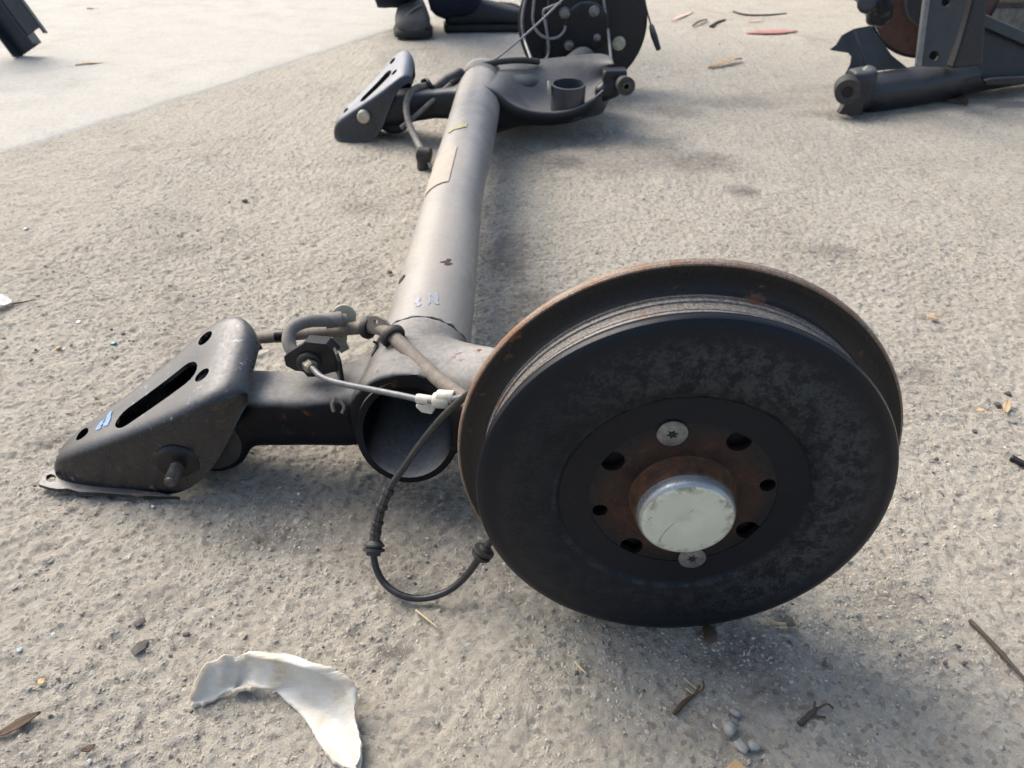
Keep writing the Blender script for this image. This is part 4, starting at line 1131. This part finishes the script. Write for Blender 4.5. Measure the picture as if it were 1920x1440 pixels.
# ------------------------------------------------------------------ person kneeling behind the far drum
M['trouser'] = simple('navy_trousers', (.007, .010, .022), (.013, .018, .036), .9, 60, spec=.2, bumpd=.002)
M['shoe'] = simple('grey_shoe', (.045, .043, .042), (.075, .072, .068), .7, 40, bumpd=.001)
M['sole'] = simple('dark_sole', (.012, .012, .012), (.02, .02, .02), .8, 60)
M['skin'] = simple('skin', (.32, .17, .10), (.38, .21, .13), .5, 30, sss=.1)
M['shirt'] = simple('dark_shirt', (.02, .022, .028), (.03, .033, .04), .9, 40)
lf = P(766, 70, z=0)     # foot pointing this way
rf = P(850, 66, z=0)     # foot pointing right
person = empty('person', ((lf.x + rf.x) / 2, lf.y + .1, 0), 'person in navy trousers and grey shoes standing beyond the axle', 'person')
def skin_mesh(name, verts, edges, rads, mat, parent, root=0, sub=2):
    me = bpy.data.meshes.new(name); vs_ = [Vector(v) for v in verts]
    c = sum(vs_, Vector()) / len(vs_)
    me.from_pydata([tuple(v - c) for v in vs_], edges, [])
    o = bpy.data.objects.new(name, me); me.materials.append(mat); link(o, parent, c)
    m = o.modifiers.new('skin', 'SKIN'); m.use_smooth_shade = True; m.branch_smoothing = .4
    for i, r in enumerate(rads):
        sv = me.skin_vertices[0].data[i]; sv.radius = (r, r) if not isinstance(r, tuple) else r; sv.use_root = (i == root)
    s = o.modifiers.new('s', 'SUBSURF'); s.levels = sub; s.render_levels = sub
    bpy.context.view_layer.update(); bake(o)
    o.data.polygons.foreach_set('use_smooth', [True] * len(o.data.polygons))
    return o
pel = Vector(((lf.x + rf.x) / 2 - .06, lf.y + .16, .93))
verts = [pel, pel + Vector((-.10, 0, -.03)), Vector((lf.x - .12, lf.y + .13, .50)), Vector((lf.x - .075, lf.y + .125, .22)), Vector((lf.x - .030, lf.y + .10, .055)),
         pel + Vector((.10, 0, -.03)), Vector((rf.x - .03, rf.y + .07, .50)), Vector((rf.x - .008, rf.y + .072, .22)), Vector((rf.x + .004, rf.y + .06, .03)),
         pel + Vector((0, .02, .22)), pel + Vector((0, 0, .47)), pel + Vector((0, -.01, .57)), pel + Vector((0, -.03, .66)), pel + Vector((0, -.04, .76)),
         pel + Vector((-.18, 0, .46)), pel + Vector((-.24, -.02, .18)), pel + Vector((-.24, -.10, -.06)), pel + Vector((.18, 0, .46)), pel + Vector((.24, -.02, .18)), pel + Vector((.24, -.10, -.06))]
edges = [(0, 1), (1, 2), (2, 3), (3, 4), (0, 5), (5, 6), (6, 7), (7, 8), (0, 9), (9, 10), (10, 11), (11, 12), (12, 13), (10, 14), (14, 15), (15, 16), (10, 17), (17, 18), (18, 19)]
rads = [.10, .07, .045, .038, .028, .07, .045, .038, .028, .11, .13, .055, .085, .085, .05, .04, .032, .05, .04, .032]
bverts = [v.copy() for v in verts]; bverts[4].z = .20; bverts[8].z = .20; bverts[3].z = .30; bverts[7].z = .30
skin_mesh('body', bverts, edges, rads, M['skin'], person)
tr = skin_mesh('trousers', verts[:9], [(0, 1), (1, 2), (2, 3), (3, 4), (0, 5), (5, 6), (6, 7), (7, 8)], [.135, .12, .092, .082, .074, .12, .092, .085, .090], M['trouser'], person)
for v in tr.data.vertices:      # cloth gathers above the hems
    wz = v.co.z + WL[tr.name].z
    a_ = math.sin(wz * 95 + 6 * math.sin(v.co.x * 22) + v.co.y * 30) * .006 * max(0, 1 - wz / .5)
    v.co += v.normal * a_
sv_ = [9, 10, 14, 15, 17, 18]
skin_mesh('shirt', [pel + Vector((0, .01, .06))] + [verts[i] for i in sv_], [(0, 1), (1, 2), (2, 3), (3, 4), (2, 5), (5, 6)], [.145, .148, .15, .072, .058, .072, .058], M['shirt'], person)
# hair cap
hc = verts[13]
V, F, _ = lathe_data([(-.03 + .11 * math.sin(a), .105 * math.cos(a)) for a in np.linspace(0, math.pi / 2 - .02, 8)], hc, (0, .25, 1), n=24)
mesh_obj('hair', V, F, M['dark'], person)
M['darkshoe'] = simple('navy_black_shoe', (.010, .012, .018), (.02, .023, .03), .7, 40, bumpd=.001)
def shoe(c, d, parent, L=.27, mat=None):
    d = Vector((d[0], d[1], 0)).normalized(); s_ = Vector((-d.y, d.x, 0)); V = []; nv = 16
    prof = [(-.5, .030, .05), (-.46, .036, .075), (-.30, .040, .09), (-.10, .043, .088), (.10, .049, .074), (.28, .053, .064), (.40, .050, .057), (.47, .040, .045), (.50, .020, .028)]
    for (t, wd, hh) in prof:
        for k in range(nv):
            a = 2 * math.pi * k / nv; cx, cz = math.cos(a), math.sin(a)
            V.append(c + d * t * L + s_ * wd * math.copysign(abs(cx) ** .8, cx) + Vector((0, 0, .014 + (hh - .014) * (.5 + .5 * math.copysign(abs(cz) ** .7, cz)))))
    F = grid_faces(len(prof), nv, True) + [tuple(range(nv)), tuple(range((len(prof) - 1) * nv, len(prof) * nv))]
    o = mesh_obj('shoe', V, F, mat or M['shoe'], parent)
    sm_ = o.modifiers.new('s', 'SUBSURF'); sm_.levels = 1; sm_.render_levels = 1; bpy.context.view_layer.update(); bake(o)
    V = []
    for (t, wd, hh) in prof:
        V += [c + d * t * L * 1.02 + s_ * (wd + .003) + Vector((0, 0, .002)), c + d * t * L * 1.02 + s_ * (wd + .004) + Vector((0, 0, .020)), c + d * t * L * 1.02 - s_ * (wd + .004) + Vector((0, 0, .020)), c + d * t * L * 1.02 - s_ * (wd + .003) + Vector((0, 0, .002))]
    F = grid_faces(len(prof), 4, True) + [(0, 1, 2, 3), tuple(range(len(V) - 4, len(V)))]
    mesh_obj('sole', V, F, M['sole'], o)
    tube('welt_seam', [c + d * .42 * L + s_ * -.03 + Vector((0, 0, .045)), c + d * .30 * L + Vector((0, 0, .066)), c + d * .12 * L + s_ * .03 + Vector((0, 0, .070))], .003, M['sus_light'], o, 6, 4)
    return o
shoe(Vector((lf.x + .005, lf.y + .085, .004)), (.12, -1), person, .26)
shoe(Vector((rf.x + .105, rf.y + .085, .0)), (1, .12), person, .27, M['darkshoe'])

# ------------------------------------------------------------------ litter on the floor
M['leaf_tan'] = simple('dry_leaf', (.30, .21, .12), (.46, .35, .22), .8, 60)
M['leaf_brown'] = simple('brown_leaf', (.045, .028, .018), (.10, .06, .034), .8, 60)
M['leaf_pink'] = simple('pinkish_chip', (.55, .36, .27), (.68, .48, .37), .8, 40)
M['red'] = simple('faded_red_scrap', (.30, .11, .09), (.42, .20, .17), .7, 40)
M['twig'] = simple('dark_twig', (.045, .034, .026), (.10, .076, .055), .9, 90)
M['straw'] = simple('straw', (.42, .33, .20), (.56, .46, .30), .7, 90)
M['card'] = simple('cardboard', (.38, .25, .12), (.50, .35, .19), .8, 90)
M['stone'] = simple('grey_pebble', (.22, .215, .20), (.36, .345, .32), .9, 120, bumpd=.0006)
M['darkstone'] = simple('dark_chip', (.05, .045, .041), (.11, .10, .09), .85, 120)
M['pale'] = simple('pale_scrap', (.50, .49, .47), (.62, .61, .59), .6, 60)
M['glass_blue'] = simple('bluish_glass_crumb', (.42, .53, .55), (.60, .70, .72), .12, 60, spec=.8)
M['glass_teal'] = simple('teal_crumb', (.08, .22, .20), (.14, .34, .31), .3, 60)
def leaf(name, pa, pb, wd, mat, label, cat, group=None, curl=.004, z=.002):
    curl *= .5
    a, b_ = P(pa[0], pa[1], z=z), P(pb[0], pb[1], z=z); d = b_ - a; s_ = Vector((-d.y, d.x, 0)).normalized(); V = []; n = 8
    for i in range(n + 1):
        t = i / n; ww = wd * (math.sin(math.pi * min(max(t, .04), .97)) ** .7) * (1 + .25 * (random.random() - .5))
        for k in (-1, -.4, .3, 1):
            V.append(a + d * t + s_ * ww * k + Vector((0, 0, curl * (k * k) + curl * .8 * math.sin(t * 5 + wd * 900))))
    o = mesh_obj(name, V, grid_faces(n + 1, 4), mat, None)
    m = o.modifiers.new('t', 'SOLIDIFY'); m.thickness = .0006; bpy.context.view_layer.update(); bake(o)
    o.location.z += 0.0015 - (o.location.z + min(v.co.z for v in o.data.vertices)); WL[o.name] = Vector(o.location)
    return tag(o, label, cat, group)
def stick(name, pts, r, mat, label, cat, twiglets=(), z=.002, group=None):
    p3 = [P(p[0], p[1], z=(p[2] if len(p) > 2 else z)) for p in pts]
    rr = [r * (.8 + .5 * random.random()) for _ in p3]; rr[-1] *= .5
    V, F = sweep_data(catmull(p3, 4), list(np.interp(np.linspace(0, len(rr) - 1, len(catmull(p3, 4))), range(len(rr)), rr)), 7)
    parts = [(V, F)]
    for tw in twiglets:
        t3 = [P(p[0], p[1], z=(p[2] if len(p) > 2 else z)) for p in tw]
        parts.append(sweep_data(catmull(t3, 3), r * .45, 6))
    V, F = join_data(parts)
    return tag(mesh_obj(name, V, F, mat, None), label, cat, group)
def pebble(name, px, py, r, mat, label, cat, group=None, flat=.6, z0=0.0):
    bm = bmesh.new(); bmesh.ops.create_icosphere(bm, subdivisions=(1 if mat in (M['darkstone'], M['glass_blue']) else 2), radius=1)
    for v in bm.verts: v.co *= 1 + .22 * (random.random() - .5)
    ph = [random.random() * 6 for _ in range(6)]; c = P(px, py, z=z0); ang_ = random.random() * 3
    e = 1 + .5 * random.random()
    V = []
    for v in bm.verts:
        q_ = v.co; f = 1 + .16 * math.sin(3 * q_.x + ph[0]) + .14 * math.sin(4 * q_.y + ph[1]) + .12 * math.sin(5 * q_.z + ph[2])
        x, y = q_.x * f * r * e, q_.y * f * r
        V.append(c + Vector((x * math.cos(ang_) - y * math.sin(ang_), x * math.sin(ang_) + y * math.cos(ang_), q_.z * f * r * flat + r * flat * .8)))
    bm.verts.index_update(); F = [tuple(v.index for v in f.verts) for f in bm.faces]; bm.free()
    return tag(mesh_obj(name, V, F, mat, None, smooth=mat not in (M['darkstone'], M['glass_blue'])), label, cat, group)

leaf('red_scrap', (1400, 62), (1495, 58), .028, M['red'], 'faded red curved scrap lying on the floor beyond the brake drum', 'scrap', curl=.0012)
leaf('wood_chip', (1258, 40), (1300, 22), .007, M['leaf_pink'], 'long pinkish wood chip near the hanging cable plug', 'wood chip', curl=.003)
leaf('dry_leaf', (1328, 128), (1390, 113), .012, M['leaf_tan'], 'curled tan leaf with a dark raised underside', 'leaf', curl=.008)
leaf('dark_leaf', (1298, 50), (1326, 37), .006, M['twig'], 'thin dark curled leaf between the wood chip and red scrap', 'leaf', curl=.006)
stick('twig', [(1332, 50), (1345, 42), (1360, 37)], .004, M['twig'], 'short forked dark twig close to the red scrap', 'twig', [[(1345, 42), (1336, 52)]])
leaf('tan_leaf', (1170 + 232, 41), (1432, 40), .005, M['leaf_pink'], 'small pale chip just behind the red scrap', 'chip', curl=.003)
stick('twig', [(1375, 22), (1400, 28), (1440, 28), (1475, 25)], .0028, M['twig'], 'long thin grey twig behind the red scrap', 'twig')
leaf('dry_leaf', (140, 120), (205, 113), .007, M['leaf_tan'], 'slim tan leaf on the pale slab before the steel channel', 'leaf', curl=.005, z=.008)
leaf('dry_leaf', (162, 15), (186, 13), .008, M['leaf_tan'], 'small tan leaf on the pale slab behind the slim leaf', 'leaf', curl=.005, z=.008)
leaf('pale_scrap', (-22, 574), (24, 569), .014, M['pale'], 'folded pale paper scrap at the start of a thin dark stalk', 'paper scrap', curl=.007)
stick('stalk', [(22, 570), (45, 566), (68, 562)], .0009, M['twig'], 'thin dark stalk pointing away from the pale paper scrap', 'stalk')
stick('twig', [(1818, 1163), (1845, 1190), (1880, 1228), (1900, 1250), (1925, 1278)], .0016, M['twig'], 'long thin brown twig right of the brake drum shadow', 'twig')
stick('twig', [(1500, 1357), (1518, 1340), (1532, 1327)], .0017, M['twig'], 'stubby dark twig with fine side shoots', 'twig', [[(1525, 1335), (1528, 1315, .006)], [(1528, 1332), (1550, 1320, .005), (1562, 1328)], [(1520, 1342), (1548, 1345)]])
stick('twig', [(1264, 1338), (1282, 1318), (1302, 1303)], .0016, M['leaf_brown'], 'brown shredded twig tangled with straw', 'twig', [[(1300, 1303), (1318, 1292, .005), (1318, 1276, .008)], [(1302, 1303), (1312, 1285, .006)]])
stick('straw', [(1283, 1272, .006), (1302, 1288), (1316, 1298)], .0008, M['straw'], 'pale straw lying across the brown shredded twig', 'straw')
stick('straw', [(1286, 1290, .004), (1302, 1303)], .0007, M['straw'], 'short straw crossing the brown shredded twig', 'straw')
stick('twig', [(1445, 1166), (1465, 1170), (1490, 1168)], .0012, M['straw'], 'tan splinter under the lower edge of the brake drum', 'splinter', [[(1470, 1170), (1490, 1178)]])
pebble('dark_clod', 1478, 1168, .0038, M['darkstone'], 'dark crumb at the end of the tan splinter', 'crumb')
stick('straw', [(780, 1144), (800, 1160), (822, 1178)], .0008, M['straw'], 'single straw on the floor below the looped cable', 'straw')
stick('straw', [(1078, 1240), (1090, 1254), (1101, 1264)], .0008, M['straw'], 'single straw on the floor below the brake drum', 'straw')
cp = [P(x, y, z=.003) for x, y in [(1362, 1440), (1378, 1424), (1398, 1440), (1390, 1458), (1366, 1458)]]
o = plate('cardboard_scrap', cp[0], (1, 0, 0), (0, 1, 0), [((p - cp[0]).x, (p - cp[0]).y) for p in cp], M['card'], None, (), .0022, .0003)
tag(o, 'small tan cardboard scrap near the grey pebbles', 'cardboard')
leaf('bark_strip', (-10, 1382), (78, 1338), .004, M['leaf_brown'], 'long dark brown bark strip left of the white plastic shard', 'bark', curl=.002)
leaf('bark_chip', (152, 1410), (180, 1398), .0025, M['leaf_brown'], 'slender brown bark chip between the bark strip and the shard', 'bark', curl=.0015)
leaf('amber_chip', (72, 1284), (84, 1272), .0028, M['card'], 'small amber chip above the bark strip', 'chip', curl=.001)
pebble('dark_chip', 262, 1168, .0042, M['darkstone'], 'flat dark stone chip between bracket and white shard', 'stone chip', flat=.22)
pebble('dark_chip', 262, 1216, .0046, M['darkstone'], 'larger dark stone chip below the flat one', 'stone chip', flat=.25)
leaf('orange_chip', (1886, 776), (1889, 752), .0035, M['leaf_tan'], 'upright orange-tan leaf bit right of the brake drum', 'leaf', curl=.003)
leaf('orange_chip', (1736, 590), (1758, 600), .006, M['leaf_tan'], 'broad orange-tan leaf bit behind the drum rim', 'leaf', curl=.002)
leaf('brown_chip', (1828, 771), (1846, 768), .0025, M['card'], 'narrow amber leaf bit next to the upright one', 'leaf', curl=.001)
stick('black_pin', [(1896, 858), (1920, 870), (1960, 890)], .0028, M['black'], 'black metal pin lying right of the brake drum', 'pin')
leaf('brown_leaf', (1775, 185), (1812, 197), .02, M['leaf_brown'], 'dark brown leaf beneath the suspension arm tube', 'leaf', curl=.01)
leaf('pink_scrap', (1752, 180), (1790, 190), .014, M['leaf_pink'], 'pinkish scrap beneath the suspension arm tube', 'scrap', curl=.004)
for (px, py, r) in [(1389, 1404, .0036), (1411, 1402, .0036), (1368, 1372, .0044), (1360, 1358, .0028), (1378, 1340, .003)]:
    pebble('grey_pebble', px, py, r, M['stone'], 'little round grey pebble behind the cardboard scrap', 'pebble', 'grey pebbles behind the cardboard scrap', .8)
GL = {560: 'bluish glass crumb in the shadow under the trailing arm', 287: 'bluish glass crumb just in front of the bracket edge', 1235: 'bluish glass crumb below the dangling cable plug', 555: 'bluish glass crumb close to the pale slab and far bracket', 148: 'bluish glass crumb between paper scrap and slotted bracket',
      1205: 'bluish glass crumb on open floor behind the drum rim'}
for (px, py, r) in [(560, 928, .0024), (287, 951, .0022), (38, 1219, .0026), (100, 1190, .0018), (148, 605, .0030), (168, 1428, .002), (16, 617, .0026), (50, 430, .004), (1235, 144, .005), (1397, 307, .004), (1205, 372, .004), (120, 655, .002), (555, 278, .004), (1280, 75, .004), (1348, 82, .004)]:
    pebble('glass_crumb', px, py, r * .75, M['glass_blue'], GL.get(px, 'tiny bluish crumb of broken glass on open concrete'), 'glass crumb', 'glass crumbs scattered on the concrete', .6)
pebble('teal_crumb', 214, 645, .0036, M['glass_teal'], 'teal flake beside dark grit above the bracket', 'flake', None, .35)
pebble('yellow_crumb', 110, 654, .0028, M['card'], 'small yellow crumb near the teal flake', 'crumb', None, .5)
DK = [(134, 649, .0036), (232, 628, .0040), (209, 619, .0030), (67, 657, .0030), (460, 378, .0060), (72, 556, .0030), (243, 640, .0024), (430, 380, .003), (180, 748, .0026), (262, 548, .002), (166, 528, .002), (59, 676, .0025), (8, 636, .003), (640, 1270, .002), (1545, 1245, .003), (1480, 1205, .002), (1795, 1212, .0026), (1772, 1245, .003), (1808, 1245, .0028), (1325, 1185, .004), (1755, 862, .004), (1826, 810, .004), (1870, 760, .005), (1890, 740, .005), (650, 250, .005), (730, 512, .006), (505, 1103, .002), (350, 1190, .003)]
GT = {730: 'dark grit lump right beside the grey beam tube', 650: 'dark grit lump just behind the far bracket', 1325: 'dark grit lump tucked under the brake drum', 180: 'dark grit lump behind the slotted bracket', 350: 'dark grit lump between bracket ear and flat stone chips', 505: 'dark grit lump between white shard and trailing arm',
      640: 'dark grit lump at the edge of the white shard', 1755: 'dark grit lump next to the drum rim'}
for (px, py, r) in DK:
    pebble('dark_grit', px, py, r * .62, M['darkstone'], GT.get(px, 'loose dark grit lump on open concrete'), 'grit', 'dark grit lumps on the concrete', .6)
# a leaf sliver left of the black arm, floor dirt clump under the drum
pebble('dirt_clod', 1330, 1190, .0055, M['leaf_brown'], 'dark crumbly clod of dirt under the bottom of the brake drum', 'dirt', None, .35)

# loose sand and small grains over the concrete (nobody could count them)
def grains(n, xr, yr, rmin, rmax, mats, seed):
    rg = np.random.default_rng(seed)
    base = np.array([(1, 0, 0), (-1, 0, 0), (0, 1, 0), (0, -1, 0), (0, 0, 1), (.6, .6, .55), (-.6, .5, .6)]) 
    tri = np.array([(0, 2, 5), (2, 4, 5), (4, 0, 5), (2, 1, 6), (1, 4, 6), (4, 2, 6), (1, 3, 4), (3, 0, 4)])
    Xs = rg.uniform(*xr, n); Ys = yr[0] + (yr[1] - yr[0]) * rg.random(n) ** 1.6
    dens = vnoise(Xs, Ys, .08, 31) + .6 * vnoise(Xs, Ys, .025, 32)
    keep = dens + rg.uniform(-.35, .35, n) > .0
    Xs, Ys = Xs[keep], Ys[keep]; n = len(Xs)
    rr = rmin + (rmax - rmin) * rg.random(n) ** 3.5
    hz = ground_h(Xs, Ys)
    a = rg.uniform(0, 6.28, n); ca, sa = np.cos(a), np.sin(a)
    B = base[None] * rr[:, None, None] * (1 + .5 * (rg.random((n, 7, 3)) - .5)) * np.stack([1 + .6 * rg.random(n), np.ones(n), (.5 if rmax < .003 else .3) + .3 * rg.random(n)], -1)[:, None, :]
    VX = B[..., 0] * ca[:, None] - B[..., 1] * sa[:, None] + Xs[:, None]; VY = B[..., 0] * sa[:, None] + B[..., 1] * ca[:, None] + Ys[:, None]; VZ = B[..., 2] + hz[:, None]
    Vv = np.stack([VX, VY, VZ], -1).reshape(-1, 3)
    Ff = (tri[None] + (np.arange(n) * 7)[:, None, None]).reshape(-1, 3)
    me = bpy.data.meshes.new('sand_grains'); me.from_pydata(Vv.tolist(), [], Ff.tolist())
    for m_ in mats: me.materials.append(m_)
    mi = np.repeat(rg.choice(len(mats), n, p=[.72, .22, .02, .04]), 8).astype(np.int32)
    me.polygons.foreach_set('material_index', mi); me.update()
    o = bpy.data.objects.new('sand_grains', me); link(o, None, Vector((0, 0, 0)))
    tag(o, 'loose sand and fine stone grains strewn over the rough concrete' if rmax < .003 else 'coarser grit bedded in the rough concrete', 'sand' if rmax < .003 else 'grit', kind='stuff'); return o
M['sand'] = simple('sand_grain', (.30, .272, .222), (.40, .366, .305), .95, 300)
M['sand2'] = simple('grey_grain', (.25, .235, .205), (.34, .322, .285), .95, 300)
M['sand3'] = simple('pale_grain', (.42, .395, .35), (.48, .455, .405), .9, 300)
grains(700, (-.62, .75), (.20, 1.5), .0014, .0038, [M['sand'], M['sand2'], M['darkstone'], M['sand3']], 9)
grains(170000, (-.62, .75), (.20, 1.5), .0004, .0017, [M['sand'], M['sand2'], M['darkstone'], M['sand3']], 5)
